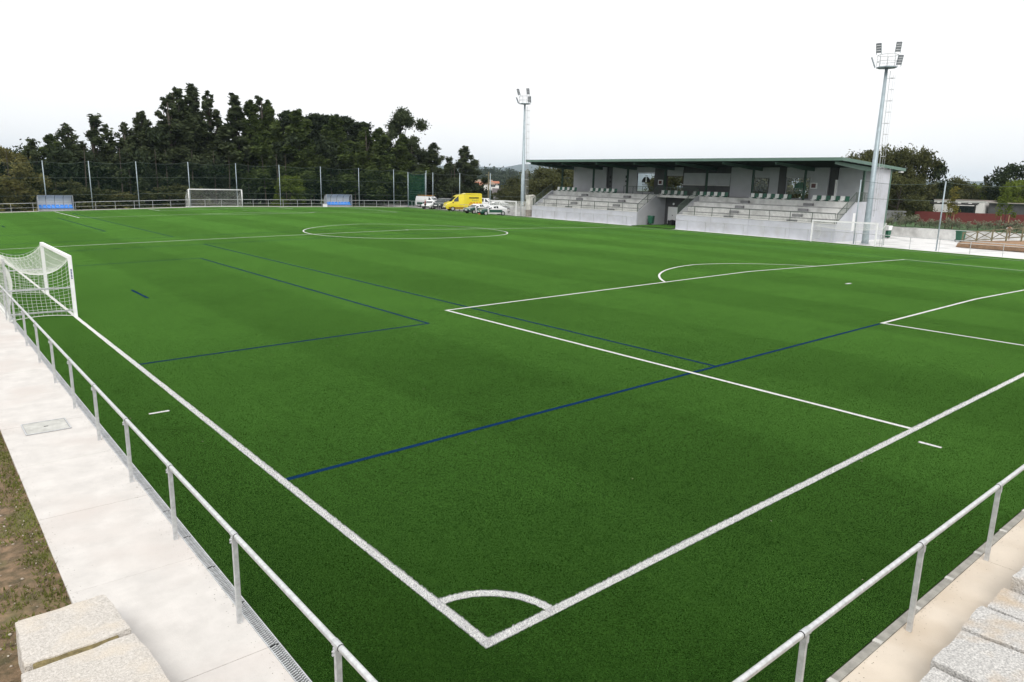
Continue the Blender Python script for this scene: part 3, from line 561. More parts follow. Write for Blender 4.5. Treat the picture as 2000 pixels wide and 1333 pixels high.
# railings with thin balusters
def stand_rail(a, b, n, hh=1.0):
    """Railing from a to b (both at its foot): rails, posts and closely set balusters."""
    a = Vector(a); b = Vector(b); r = MB(); r.bar(a+Vector((0, 0, hh)), b+Vector((0, 0, hh)), .05, .05); r.bar(a+Vector((0, 0, .1)), b+Vector((0, 0, .1)), .03, .03); o = r.build('guard_rail', GREYGR, gs)
    for k in range(n+1): p = a+(b-a)*k/n; MB().bar(p, p+Vector((0, 0, hh-.02)), .045, .045).build('post', GREYGR, o)
    m = int((b-a).length/.14); s = MB()
    for k in range(1, m): p = a+(b-a)*k/m; s.bar(p+Vector((0, 0, .1)), p+Vector((0, 0, hh)), .016, .016)
    s.build('balusters', GREYGR, o, kind='stuff')
stand_rail((.1, TY1+.1, ZW+.11), (.1, GL-.1, ZW+.11), 8); stand_rail((.1, .2, ZW+.11), (.1, TY0-.1, ZW+.11), 8)
for y in (TY1+.08, TY0-.08, .08, GL-.08): stand_rail((.2, y, ZW+.12), (3.7, y, ZT+.06), 2, .95)
stand_rail((3.66, TY0-.1, ZT), (3.66, TY1+.1, ZT), 3, .95); stand_rail((3.9, .08, ZT), (7.0, .08, ZT), 2, .95); stand_rail((4.1, TY1+1.2, ZT), (4.1, TY1+6.0, ZT), 3, .95)
# seats
def seat_mesh(m):
    b = MB(); b.hexa([(-.40, -.21, .08), (0, -.21, .06), (0, .21, .06), (-.40, .21, .08), (-.42, -.21, .13), (0, -.21, .11), (0, .21, .11), (-.42, .21, .13)]); b.hexa([(-.02, -.21, .07), (.04, -.21, .07), (.04, .21, .07), (-.02, .21, .07), (.08, -.21, .56), (.12, -.21, .56), (.12, .21, .56), (.08, .21, .56)]); b.box(-.3, -.02, -.12, .12, 0, .06); return b.mesh('seat', m)
SW, SG = seat_mesh(SEATW), seat_mesh(SEATG)
for y0, n in ((40.5, 8), (32.9, 10), (21.5, 8), (15.7, 10), (7.8, 10), (1.5, 8)):
    for k in range(n): link('seat', SW if k % 2 else SG, gs, loc=(4.75, y0+.5*k, ZT))
# columns, cantilever beams, purlins and roof
def rz_(x): return 7.62-.042*(x+1.0)           # underside of the roof sheet
CX = 5.4
for k in range(8):
    y = .36+6.22*k; w = .10
    c = MB(); c.box(CX-.1, CX+.1, y-.1, y-.085, ZT, rz_(CX)-.4); c.box(CX-.1, CX+.1, y+.085, y+.1, ZT, rz_(CX)-.4); c.box(CX-.009, CX+.009, y-.085, y+.085, ZT, rz_(CX)-.4); c.build('column', GREENS, gs)
    pf = [(-.75, rz_(-.75)-.12), (-.75, rz_(-.75)-.36), (CX-.5, rz_(CX)-.52), (10.4, rz_(10.4)-.5), (10.4, rz_(10.4)-.12)]; hb = w if k in (0, 7) else .07
    MB().prism(pf, lambda a, b: (a, y-hb, b), lambda a, b: (a, y+hb, b)).build('cantilever_beam', GREENR if k == 0 else GREENS, gs)
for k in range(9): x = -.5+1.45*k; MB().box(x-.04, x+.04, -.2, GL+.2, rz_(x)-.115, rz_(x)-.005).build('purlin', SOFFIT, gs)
RY0, RY1, RX0, RX1 = -.35, GL+.35, -1.0, 13.1
nsh = 22
for k in range(nsh):
    y0 = RY0+(RY1-RY0)*k/nsh; y1 = RY0+(RY1-RY0)*(k+1)/nsh-.004
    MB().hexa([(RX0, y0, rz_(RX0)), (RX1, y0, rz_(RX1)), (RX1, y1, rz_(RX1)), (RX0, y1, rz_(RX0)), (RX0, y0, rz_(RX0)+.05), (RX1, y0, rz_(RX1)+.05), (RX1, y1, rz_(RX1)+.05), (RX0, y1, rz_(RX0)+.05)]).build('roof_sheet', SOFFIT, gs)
def fascia(a, b):
    m = MB(); m.bar((a[0], a[1], rz_(a[0])+.09), (b[0], b[1], rz_(b[0])+.09), .05, .30); m.build('fascia', GREENR, gs)
fascia((RX0-.03, RY0-.05), (RX0-.03, RY1+.05)); fascia((RX0, RY0-.03), (RX1, RY0-.03)); fascia((RX0, RY1+.03), (RX1, RY1+.03)); fascia((RX1+.03, RY0-.05), (RX1+.03, RY1+.05))
MB().box(RX1-.9, RX1-.2, RY0+.05, RY0+.3, rz_(RX1)-.22, rz_(RX1)-.06).build('gutter_end', PWHITE, gs)
MB().box(10.52, 10.72, -.05, .18, -.3, rz_(10.6)-.01).build('corner_column', GREENR, gs); MB().box(7.02, 7.1, -.05, .18, ZT, rz_(7)-.01).build('corner_column', GREENS, gs)
# upper rooms behind the terrace
def fac(y0, y1, z0, z1, m, name='room_wall', x=7.1, th=.15): return MB().box(x, x+th, min(y0, y1)+.004, max(y0, y1)-.004, z0, z1).build(name, m, gs)
ZR = rz_(7.1)-.13
fac(36.85, 40.1, ZT, ZR, PGREY); fac(40.1, 43.3, ZT, ZR, PGREY); fac(35.7, 36.85, ZT, ZR, PDARK, x=7.3); fac(33.6, 35.7, ZT, ZR, PGREY); fac(31.3, 33.6, ZT, ZR, PGREY)
fac(28.3, 31.3, 6.42, ZR, PGREY); fac(26.3, 28.3, ZT, ZR, PDARK); fac(23.85, 26.3, 6.08, ZR, PGREY); fac(20.35, 23.85, ZT, ZR, PDARK, x=7.2); fac(16.85, 20.35, ZT, ZR, PDARK, x=7.2); fac(13.85, 16.85, ZT, ZR, PGREY)
fac(11.8, 13.85, 6.0, ZR, PGREY); fac(10.65, 11.8, ZT, ZR, PGREY); fac(9.75, 10.65, ZT, ZR, PDARK); fac(6.8, 9.75, 6.12, ZR, PGREY); fac(4.85, 6.8, ZT, ZR, PGREY); fac(4.0, 4.85, ZT, ZR, PDARK, x=7.3); fac(3.8, 4.0, ZT, 5.9, PWHITE, 'pilaster', x=6.9, th=.25); fac(.17, 3.8, ZT, ZR, PGREY)
for y0, y1 in ((20.45, 23.7), (16.95, 20.2)):
    s = fac(y0, y1, 5.05, 6.45, PGREY, 'roller_shutter_frame', x=7.14, th=.05)
    for k in range(9): MB().box(7.105, 7.138, y0+.08, y1-.08, 5.09+.15*k, 5.09+.15*k+.135).build('shutter_slat', PGREY, s)
    MB().box(6.95, 7.139, y0, y1, 4.96, 5.04).build('counter', CONCG, gs)
def glazed(y0, y1, z0, z1, m):
    fr = MB(); fr.box(7.12, 7.2, y0, y0+.07, z0, z1); fr.box(7.12, 7.2, y1-.07, y1, z0, z1); fr.box(7.12, 7.2, y0+.07, y1-.07, z1-.07, z1); fr.box(7.12, 7.2, y0+.07, y1-.07, z0, z0+.08); f = fr.build('window_frame', m, gs)
    MB().box(7.155, 7.165, y0+.07, y1-.07, z0+.08, z1-.07).build('pane', GLASS, f); return f
w1 = glazed(28.32, 31.28, 3.95, 6.4, PDARK); glazed(23.9, 26.25, ZT, 6.06, mat('brown_frame', (.09, .065, .045), .5, var=.1)); glazed(11.85, 13.8, ZT, 5.98, PDARK); w2 = glazed(6.85, 9.7, ZT, 6.1, PGREY)
MB().box(7.1, 7.2, 28.32, 31.28, ZT, 3.94).build('room_wall', PGREY, gs)
def crest(par, yc, zc, r, dark, pale):
    x = 7.145; up = MB()
    for s in (-1, 1): up.prism([(s*.16*r, 0)]+[(s*r*math.sin(a), r*math.cos(a)) for a in np.linspace(math.asin(.16), math.pi/2, 8)], lambda p, q: (x, yc+p, zc+q), lambda p, q: (x+.006, yc+p, zc+q))
    up.build('crest_upper', dark, par); lo = MB()
    for k in range(3): z = -.12-.26*k; hw = math.sqrt(max(.05, 1-z*z))*r; lo.box(x, x+.006, yc-hw, yc+hw, zc+z*r-.05*r, zc+z*r+.03*r)
    lo.box(x, x+.006, yc-.25*r, yc+.25*r, zc+1.16*r, zc+1.22*r); lo.build('crest_stripes', dark, par)
    MB().prism([(.14*r, 0), (.14*r, .95*r), (-.14*r, .95*r), (-.14*r, 0)], lambda p, q: (x, yc+p, zc+q), lambda p, q: (x+.006, yc+p, zc+q)).build('crest_bar', pale, par)
crest(w1, 29.75, 5.2, .72, BLACK, PWHITE); crest(w2, 8.0, 4.9, .72, BING, BING)
for y in (27.25, 6.4):
    c = MB().box(6.98, 7.1, y-.36, y+.36, 4.92, 5.55).build('hose_cabinet', PWHITE, gs); MB().box(6.965, 6.979, y-.24, y+.24, 5.02, 5.45).build('cabinet_glass', mat('red_hose', (.10, .02, .02), .4, var=.1), c)
for y0, y1, z in ((36.1, 36.4, 5.6), (33.0, 33.3, 5.7)):
    for k in range(3): MB().box(7.07 if y0 < 36 else 7.28, 7.095 if y0 < 36 else 7.296, y0, y1, z-.55*k, z-.55*k+.34-.1*k).build('door_sign', BLACK, gs)
# rear wall of the rooms with openings, side walls and floor
for y0, y1, z0, z1 in ((.17, 8.4, ZT, ZR), (8.4, 17.2, 6.3, ZR), (8.4, 17.2, ZT, ZT+.2), (17.2, 26.0, ZT, ZR), (26.0, 35.4, 6.75, ZR), (35.4, 43.3, ZT, ZR)): fac(y0, y1, z0, z1-.1, PGREY, 'rear_wall', x=10.35)
for y0, y1 in ((8.4, 17.2), (26.0, 35.4)): MB().box(10.35, 10.45, y0, y1, 0, ZT-.26).build('rear_wall', PGREY, gs)
fac(43.16, 43.3, ZT, ZR-.1, PGREY, 'side_wall', x=7.26, th=3.08)
for y in (17.5, 22.0, 35.5): MB().box(7.26, 10.34, y-.06, y+.06, ZT, ZR-.15).build('partition', PGREY, gs)
def wheelie_bin(label, x, y, z, rz, s=1.0):
    t = thing('wheelie_bin', label, 'bin', (x, y, z), rz, scale=(s, s, s)); MB().hexa([(-.24, -.26, .08), (.24, -.26, .08), (.24, .26, .08), (-.24, .26, .08), (-.29, -.33, .95), (.29, -.33, .95), (.29, .33, .95), (-.29, .33, .95)]).build('bin_body', BING, t)
    MB().hexa([(-.31, -.36, .952), (.31, -.36, .952), (.31, .38, .952), (-.31, .38, .952), (-.28, -.3, 1.03), (.28, -.3, 1.03), (.28, .34, 1.05), (-.28, .34, 1.05)]).build('lid', BING, t); MB().tube([(-.28, .42, .98), (.28, .42, .98)], .02, 6).build('handle', BING, t)
    for s_ in (-1, 1): MB().tube([(s_*.25, .24, .11), (s_*.31, .24, .11)], .11, 10).build('wheel', BLACK, t)
wheelie_bin('green wheelie bin inside the tunnel of the grandstand', 66.9, 52.75, .33, .2)
bag = thing('black_bag', 'black bag lying on the tunnel floor near the white door', 'bag', (68.6, 50.9, .33)); rk = rock(-.4, .4, -.3, .3, 0, .55, BLACK, 91, .1, 5); link('bag_body', rk, bag)
wr = thing('wrapped_bundle', 'tall bundle wrapped in white plastic at the open end of the grandstand', 'bundle', (66.0, 74.3, .3)); link('wrapping', rock(-.55, .55, -.5, .5, .9, 3.0, mat('white_plastic', (.62, .61, .56), .45, var=.25, scale=3, bump=.8, bscale=5), 55, .16, 8), wr)
MB().box(-.6, .6, -.55, .55, 0, .92).build('pallet_stack', mat('pallet', (.34, .31, .27), .9, var=.3, scale=4), wr)
lw = thing('low_concrete_wall', 'low grey concrete wall beside the open end of the grandstand', 'wall', (66.0, 75.2, .3)); MB().box(-.3, .1, 0, 3.4, 0, 1.35).build('wall_block', CONCG, lw); MB().box(-.8, -.31, .4, 2.6, 0, .5).build('step', CONCG, lw)
for k in range(3): MB().bar((.05, .5+.7*k, 1.35), (.15, .8+.7*k, 2.0-.2*k), .06, .12).build('loose_board', WOOD, lw)
# ================================================================== trees
def leaves(C, R, n, size, seed, droop=.0, shell=.35):
    """n leaf quads spread through ellipsoids C (centres) with radii R."""
    r = np.random.default_rng(seed); C = np.asarray(C, float); R = np.asarray(R, float); w = (R[:, 0]*R[:, 1]*R[:, 2])**(2/3); k = r.choice(len(C), n, p=w/w.sum())
    d = r.normal(size=(n, 3)); d /= np.linalg.norm(d, axis=1)[:, None]; rad = shell+(1-shell)*r.random(n)**.7; rad *= 1+.30*np.abs(r.normal(size=n))*r.choice([-.6, 1.0], n)
    P = C[k]+d*R[k]*rad[:, None]
    a = r.normal(size=(n, 3)); a[:, 2] -= droop; a /= np.linalg.norm(a, axis=1)[:, None]; b = np.cross(a, r.normal(size=(n, 3))); b /= np.linalg.norm(b, axis=1)[:, None]
    s = size*r.uniform(.6, 1.35, n); a *= s[:, None]; b *= (s*.5)[:, None]
    V = np.stack([P-a, P-b*.9, P+a, P+b*.9], 1).reshape(-1, 3); return V, np.arange(4*n).reshape(-1, 4)
LEAF = {'euc': leaf_mat('eucalyptus_leaf', (.024, .035, .018), (.128, .158, .08), .38), 'eucg': leaf_mat('young_eucalyptus_leaf', (.03, .05, .016), (.15, .195, .068), .38), 'pine': leaf_mat('pine_needle', (.015, .023, .014), (.062, .082, .044), .2),
        'broad': leaf_mat('oak_leaf', (.03, .037, .016), (.145, .152, .066), .33), 'willow': leaf_mat('willow_leaf', (.06, .062, .022), (.27, .25, .10), .3), 'lime': leaf_mat('lime_leaf', (.05, .075, .012), (.2, .26, .055), .35), 'sap': leaf_mat('sapling_leaf', (.09, .085, .02), (.3, .27, .08), .35), 'shrub': leaf_mat('grey_green_leaf', (.08, .095, .06), (.40, .41, .30), .25)}
def tree_mesh(kind, H, Wd, seed, n, size):
    r = np.random.default_rng(seed); C = []; R = []; limbs = []
    if kind in ('euc', 'eucg', 'slim'):
        m = 54 if kind != 'slim' else 44
        for i in range(m):
            t = .2+.8*((i+.5)/m)**.9; env = Wd/2*min(1.0, 1.5*(1.02-t)**.8)*min(1, .55+(t-.2)*2.4); a = i*2.4+r.uniform(-.5, .5); q = env*r.uniform(.1, .92); s = Wd*r.uniform(.085, .15)*(.26+.98*(1-t)**.8)
            C.append((q*math.cos(a), q*math.sin(a), H*t-s*.9)); R.append((s, s, s*r.uniform(1.3, 2.1))); limbs.append((H*max(.12, t-.2), C[-1]))
    elif kind == 'bigeuc':
        for i in range(34):
            t = r.uniform(.38, 1); a = r.uniform(0, 6.28); env = Wd/2*math.sin(math.pi*min(.97, (t-.25)/.8+.05))**.6; q = env*r.uniform(.3, 1.0); s = Wd*r.uniform(.06, .12); C.append((q*math.cos(a), q*math.sin(a), H*t-s)); R.append((s, s, s*1.1)); limbs.append((H*max(.15, t-.25), C[-1]))
    elif kind == 'pine':
        for i in range(40):
            t = .3+.7*(i+.5)/40; env = Wd/2*(1.12-t)*1.25; a = i*2.4+r.uniform(-.4, .4); q = env*r.uniform(.45, 1.05); s = Wd*r.uniform(.06, .11); C.append((q*math.cos(a), q*math.sin(a), H*t-s+.1*q)); R.append((s*1.25, s*1.25, s*.75)); limbs.append((H*(t-.05), C[-1]))
    elif kind == 'broad':
        for i in range(46):
            a = r.uniform(0, 6.28); t = r.uniform(.12, 1); env = Wd/2*math.sqrt(max(.02, 1-((t-.42)/.6)**2)); q = env*r.uniform(.35, 1)**.7; s = Wd*r.uniform(.08, .15); C.append((q*math.cos(a), q*math.sin(a), H*t-s*.8)); R.append((s, s, s*.85)); limbs.append((H*max(.05, t*.5), C[-1]))
    elif kind == 'sap':
        for i in range(11):
            t = .42+.58*(i+.5)/11; a = r.uniform(0, 6.28); env = Wd/2*(1.15-t)*1.5; q = env*r.uniform(.2, .9); s = Wd*r.uniform(.13, .2)*(1.2-.5*t); C.append((q*math.cos(a), q*math.sin(a), H*t-s)); R.append((s, s, s*1.2)); limbs.append((H*(t-.12), C[-1]))
    V, F = leaves(C, R, n, size, seed+1, droop=.5 if kind in ('euc', 'slim', 'eucg', 'bigeuc') else 0)
    tr = MB(); br = .018*H if kind != 'sap' else .04; lean = r.uniform(-.03, .03, 2)*H
    tr.tube([(0, 0, -.3), (lean[0]*.3, lean[1]*.3, H*.35), (lean[0], lean[1], H*.72), (lean[0]*.8, lean[1]*.8, H*.95)], [br, br*.75, br*.4, br*.08], 7)
    for z, c in limbs[::2]:
        f = z/(H*.95); o = Vector((lean[0]*f, lean[1]*f, z)); c = Vector(c); tr.tube([o, (o+c)/2+Vector((0, 0, -.03*H)), c], [br*.28, br*.2, br*.05], 4, False)
    return V, F, tr
VAR = {}
def variant(key, kind, leafm, H, Wd, seed, n, size):
    V, F, tr = tree_mesh(kind, H, Wd, seed, n, size); VAR[key] = (np_mesh('crown', V, F, LEAF[leafm]), tr.mesh('trunk', BARK, True), H, Wd)
for k in range(3):
    variant('euc%d' % k, 'euc', 'euc', 17, 6.0, 10+k, 17000, .21); variant('slim%d' % k, 'slim', 'euc', 17, 4.0, 30+k, 13500, .20); variant('eucg%d' % k, 'eucg', 'eucg', 14, 5.0, 50+k, 16000, .20)
    variant('pine%d' % k, 'pine', 'pine', 15, 6.4, 70+k, 12000, .21); variant('broad%d' % k, 'broad', 'broad', 9, 10.5, 90+k, 15000, .21)
variant('thin0', 'euc', 'euc', 13, 5.6, 110, 9000, .19); variant('thin1', 'euc', 'euc', 13, 5.2, 111, 9000, .19)
variant('big', 'bigeuc', 'euc', 18, 9.5, 120, 13500, .21); variant('willow', 'broad', 'willow', 8, 7.0, 130, 6500, .2); variant('lime', 'broad', 'lime', 7, 6.5, 131, 5000, .2); variant('dark', 'broad', 'pine', 9, 9, 132, 7000, .24)
variant('sap0', 'sap', 'sap', 4.4, 2.0, 140, 700, .11); variant('sap1', 'sap', 'lime', 4.6, 2.3, 141, 800, .11); variant('bush', 'broad', 'broad', 3.4, 4.2, 150, 3000, .16); variant('paleb', 'broad', 'willow', 3.6, 4.6, 151, 2600, .16)
def plant(key, x, y, z0, ztop, wid, name, label, cat='tree', group=None, rz=None):
    cr_, tr_, H, Wd = VAR[key]; sz = (ztop-z0)/H; sx = wid/Wd
    t = thing(name, label, cat, (x, y, z0), random.uniform(0, 6.28) if rz is None else rz, group, (sx, sx, sz)); link('trunk', tr_, t); link('crown', cr_, t); return t
def treeY(key, u, v, wpx, Y, name, label, group=None, z0=None, cat='tree'):
    p = onY(u, v, Y); dep = float(np.dot(p-CAM, AF)); z0 = float(T(p[0], p[1]))-.3 if z0 is None else z0
    return plant(key, p[0], p[1], z0, p[2], 2.0*wpx*dep/FPX, name, label, cat, group)
E_, S_, N_, Pn = 'eucalyptus_tree', 'eucalyptus_tree', 'young_eucalyptus_tree', 'pine_tree'
GT = 'trees behind the far net fence'
rows = [  # variant, u, v_top, width px, Y, name, label
 ('willow', 12, 286, 56, 113, 'willow_tree', 'yellowish green willow beside the end of the far net fence'),
 ('thin1', 60, 270, 44, 119, E_, 'thin dark eucalyptus tree next to the yellowish willow'),
 ('eucg0', 98, 262, 46, 121, N_, 'short light green eucalyptus between two thin dark ones'),
 ('thin0', 127, 240, 66, 122, E_, 'airy eucalyptus with sky showing through, beside the short light green one'),
 ('thin1', 185, 223, 72, 121, E_, 'lone pointed eucalyptus with an open crown, standing clear of its neighbours'),
 ('thin0', 243, 238, 58, 120, E_, 'lower open-crowned eucalyptus leaning on a taller neighbour, beside the lone pointed one'),
 ('euc1', 276, 216, 60, 122, E_, 'open eucalyptus at the edge of the tallest clump'),
 ('slim0', 322, 190, 52, 121, E_, 'slim eucalyptus shoulder tree of the tallest clump'),
 ('euc0', 344, 171, 76, 123, E_, 'tall dark eucalyptus in the tallest clump behind the far goal'),
 ('euc2', 373, 166, 74, 124, E_, 'tallest eucalyptus of all, in the clump behind the far goal'),
 ('slim1', 405, 177, 50, 122, E_, 'narrow dark eucalyptus standing just apart from the tallest clump'),
 ('slim2', 456, 182, 62, 121, E_, 'tall broad dark eucalyptus after the bright gap'),
 ('eucg1', 487, 196, 62, 120, N_, 'tall light green eucalyptus with a pale top'),
 ('slim0', 506, 187, 48, 123, E_, 'eucalyptus with twin wispy tips beside the pale topped one'),
 ('eucg2', 524, 196, 52, 121, N_, 'green eucalyptus with a wispy tip beside the first pine'),
 ('pine0', 560, 214, 54, 126, Pn, 'dark spiky pine between two light green eucalyptus'),
 ('eucg0', 583, 214, 62, 119, N_, 'bright green pointed eucalyptus in front of the dark pines'),
 ('pine1', 614, 219, 58, 125, Pn, 'dark pine with two rounded tips'),
 ('pine2', 640, 222, 58, 126, Pn, 'dark pine behind a green eucalyptus'),
 ('eucg1', 655, 224, 62, 119, N_, 'green eucalyptus in front of the row of dark pines, behind the second dugout'),
 ('pine0', 676, 225, 46, 125, Pn, 'ragged dark pine with a thin top'),
 ('pine1', 704, 236, 62, 124, Pn, 'flat topped dark pine with branches sticking out'),
 ('eucg2', 712, 248, 52, 118, N_, 'green eucalyptus in front of the flat topped pine'),
 ('eucg0', 742, 250, 58, 118, N_, 'green eucalyptus beside the large round-crowned one'),
 ('big', 786, 210, 62, 122, E_, 'large round-crowned eucalyptus with open branches'),
 ('eucg1', 785, 262, 56, 117, N_, 'lower green eucalyptus under the large round-crowned one'),
 ('euc1', 806, 278, 60, 118, E_, 'dark eucalyptus at the foot of the large round-crowned one'),
 ('euc2', 845, 280, 56, 117, E_, 'pointed dark eucalyptus beside the green windscreen'),
 ('thin1', 878, 306, 36, 120, E_, 'small pointed eucalyptus behind the ambulance'),
 ('euc0', 908, 285, 52, 119, E_, 'eucalyptus standing last in the row behind the ambulance'),
]
for key, u, v, w, Y, nm, lab in rows: treeY(key, u, v, w, Y, nm, lab, GT)
# understorey and the second rank of trunks, one dark mass behind the front row
Cs = []; Rs = []
for i in range(760):
    x = rng.uniform(-30, 92); y = rng.uniform(116, 140); z = float(T(x, y)); hgt = rng.uniform(.5, 11.0 if 27 < x < 74 else 7.5)*(1 if x < 74 else .45); s = rng.uniform(1.0, 2.1); Cs.append((x, y, z+hgt)); Rs.append((s, s, s*.9))
V, F = leaves(Cs, Rs, 120000, .34, 501, 0, .3); link('undergrowth', np_mesh('undergrowth', V, F, LEAF['pine']), kind='stuff', label='dark undergrowth filling the space behind the far net fence', cat='undergrowth')
for i in range(26):
    x = 16+i*2.7+rng.uniform(-1, 1); y = rng.uniform(115.5, 119); z = float(T(x, y)); lx = rng.uniform(-.4, .4)
    o = thing('tree_trunk', 'slender bare tree trunk rising in the undergrowth behind the far net fence', 'trunk', (x, y, z), group='bare trunks behind the far net fence'); MB().tube([(0, 0, -.2), (lx*.5, 0, 4), (lx, .1, 8.5)], [.10, .075, .03], 6).build('stem', mat('pale_bark', (.10, .082, .066), .9, var=.3, scale=2), o)
for i, (key, u, v, w, Y, lab) in enumerate([('paleb', 22, 335, 84, 110.5, 'pale green bush at the end of the far net fence below the willow'), ('bush', 190, 366, 70, 111, 'dark bush behind the fence near the first dugout'), ('paleb', 215, 372, 60, 111, 'pale bush behind the fence near the first dugout'), ('lime', 565, 342, 34, 113, 'bright yellow green bush behind the fence near the second dugout'), ('bush', 110, 352, 70, 112, 'olive bush behind the first dugout'), ('bush', 330, 360, 70, 112, 'olive bush behind the far goal')]):
    treeY(key, u, v, w, Y, 'bush', lab, cat='bush')
# broadleaf trees round the stand
for key, u, v, w, X_, lab in [('broad0', 1018, 345, 74, 96, 'dark broadleaf tree behind the floodlight mast by the car park'), ('broad1', 1058, 327, 100, 92, 'tall dark broadleaf tree behind the open end of the grandstand'), ('broad2', 1106, 326, 96, 90, 'olive broadleaf tree behind the first green column of the grandstand'), ('broad0', 1150, 334, 90, 92, 'broadleaf tree hidden behind the grey rooms of the grandstand'),
        ('bush', 1275, 361, 30, 88, 'small green tree seen through the window with the black crest'),
        ('broad1', 1318, 332, 110, 83, 'broadleaf tree seen through the brown framed door'), ('broad2', 1490, 328, 110, 82.5, 'broadleaf tree seen through the narrow glazed door'), ('broad0', 1555, 325, 110, 82.5, 'broadleaf tree seen through the window with the green crest'),
        ('broad2', 1690, 294, 110, 104, 'olive oak rising over the end of the canopy'), ('broad0', 1742, 285, 110, 108, 'highest dark oak behind the white end wall'), ('broad1', 1792, 289, 100, 110, 'rounded oak with bare top twigs next to the highest one'), ('dark', 1822, 312, 66, 112, 'dark rounded oak at the end of the oak group'),
        ('broad2', 1760, 345, 90, 98, 'low oak behind the cement block wall'), ('broad0', 1868, 345, 90, 122, 'low broadleaf tree behind the white house'), ('lime', 1895, 358, 66, 126, 'yellow green tree behind the white house'), ('thin1', 1928, 342, 36, 140, 'pale thin tree behind the yellow green one'),
        ('dark', 1978, 318, 88, 118, 'dark dome-shaped tree at the end of the red wall'), ('lime', 1992, 350, 60, 112, 'bright green tree in front of the dark dome-shaped tree'), ('broad0', 2070, 330, 110, 120, 'spreading tree past the dark dome-shaped tree'), ('dark', 2180, 335, 120, 118, 'dark rounded tree past the spreading one'), ('broad2', 2300, 335, 130, 116, 'olive rounded tree at the far end of the garden'), ('broad1', 1935, 362, 70, 124, 'shady tree between the white house and the dome-shaped tree')]:
    p = onX(u, v, X_); dep = float(np.dot(p-CAM, AF)); plant(key, p[0], p[1], float(T(p[0], p[1]))-.2+(.9 if X_ > 97 and u > 1600 else 0), p[2], 1.25*w*dep/FPX, 'broadleaf_tree', lab, 'tree')

hd = thing('hedge', 'tall dark hedge behind the glazed rooms of the grandstand', 'hedge', (81.5, 33, -.2)); Cs = [(rng.uniform(-.5, .5), rng.uniform(0, 31), rng.uniform(.5, 6.2)) for _ in range(130)]
V, F = leaves(Cs, [(.9, .9, .8)]*130, 11000, .24, 905, 0, .2); link('foliage', np_mesh('foliage', V, F, LEAF['broad']), hd)
for k in range(6): MB().tube([(0, 2+5.4*k, -.2), (.1, 2.2+5.4*k, 4.5)], [.12, .05], 6).build('stem', BARK, hd)
# ================================================================== vehicles (local x forwards, y left, z up)
def paint(name, c): return mat('car_paint_'+name, c, .28, 0, var=.05, scale=2, coat=.6)
CARW, CARG, CARY, CARS, CARD = paint('white', (.75, .76, .77)), paint('green', (.012, .075, .05)), paint('yellow', (.82, .68, .035)), paint('grey', (.22, .24, .25)), paint('dark_green', (.012, .03, .028))
TYRE = MB().tube([(0, -.1, 0), (0, .1, 0)], 1.0, 18).mesh('tyre', BLACK, False); RIM = MB().tube([(0, -.012, 0), (0, .012, 0)], .62, 14).mesh('rim', ALU, False)
CAR = [(2.12, .38, .60, .64, .66, .60), (1.98, .26, .72, .78, .80, .66), (1.05, .22, .90, .97, .86, .70), (.30, .22, .95, 1.42, .87, .60), (-.95, .22, .97, 1.45, .87, .60), (-1.72, .24, .98, 1.12, .86, .66), (-2.02, .28, .92, 1.03, .82, .66), (-2.12, .40, .72, .76, .72, .62)]
HATCH = CAR[:5]+[(-1.55, .24, .99, 1.40, .86, .58), (-1.98, .28, .95, 1.0, .82, .66), (-2.06, .40, .74, .78, .72, .62)]
SUV = [(x*1.06, zb*1.3, zm*1.12, zt*1.2, a*1.05, b*1.05) for x, zb, zm, zt, a, b in CAR[:5]]+[(-1.85, .3, 1.12, 1.68, .9, .62), (-2.2, .36, 1.08, 1.16, .88, .72), (-2.26, .5, .85, .9, .8, .68)]
VAN = [(2.35, .42, .75, .82, .72, .66), (2.2, .3, .95, 1.05, .88, .76), (1.55, .26, 1.12, 1.25, .92, .8), (.75, .26, 1.18, 1.86, .93, .72), (-2.2, .28, 1.2, 1.90, .93, .74), (-2.36, .32, 1.18, 1.82, .92, .72)]
AMB = [(3.0, .42, .9, 1.0, .78, .72), (2.85, .34, 1.12, 1.25, .95, .85), (2.1, .3, 1.38, 1.5, 1.0, .88), (1.25, .3, 1.45, 2.35, 1.01, .84), (.85, .3, 1.45, 2.55, 1.01, .82), (.2, .3, 1.45, 2.66, 1.01, .84), (-.3, .3, 1.45, 2.82, 1.01, .86), (-2.75, .34, 1.45, 2.84, 1.01, .86), (-2.98, .4, 1.42, 2.72, 1.0, .84)]
def loft(st):
    b = MB(); n = 8
    for x, zb, zm, zt, w, wt in st: b.v += [(x, -w*.94, zb), (x, -w, (zb+zm)/2), (x, -w*.985, zm), (x, -wt, zt), (x, wt, zt), (x, w*.985, zm), (x, w, (zb+zm)/2), (x, w*.94, zb)]
    b.f = [(i*n+k, i*n+(k+1) % n, (i+1)*n+(k+1) % n, (i+1)*n+k) for i in range(len(st)-1) for k in range(n)]+[tuple(range(n-1, -1, -1)), tuple((len(st)-1)*n+k for k in range(n))]; return b
def lerp_st(st, x):
    for a, c in zip(st[:-1], st[1:]):
        if a[0] >= x >= c[0]: f = (a[0]-x)/(a[0]-c[0]); return tuple(p+(q-p)*f for p, q in zip(a, c))
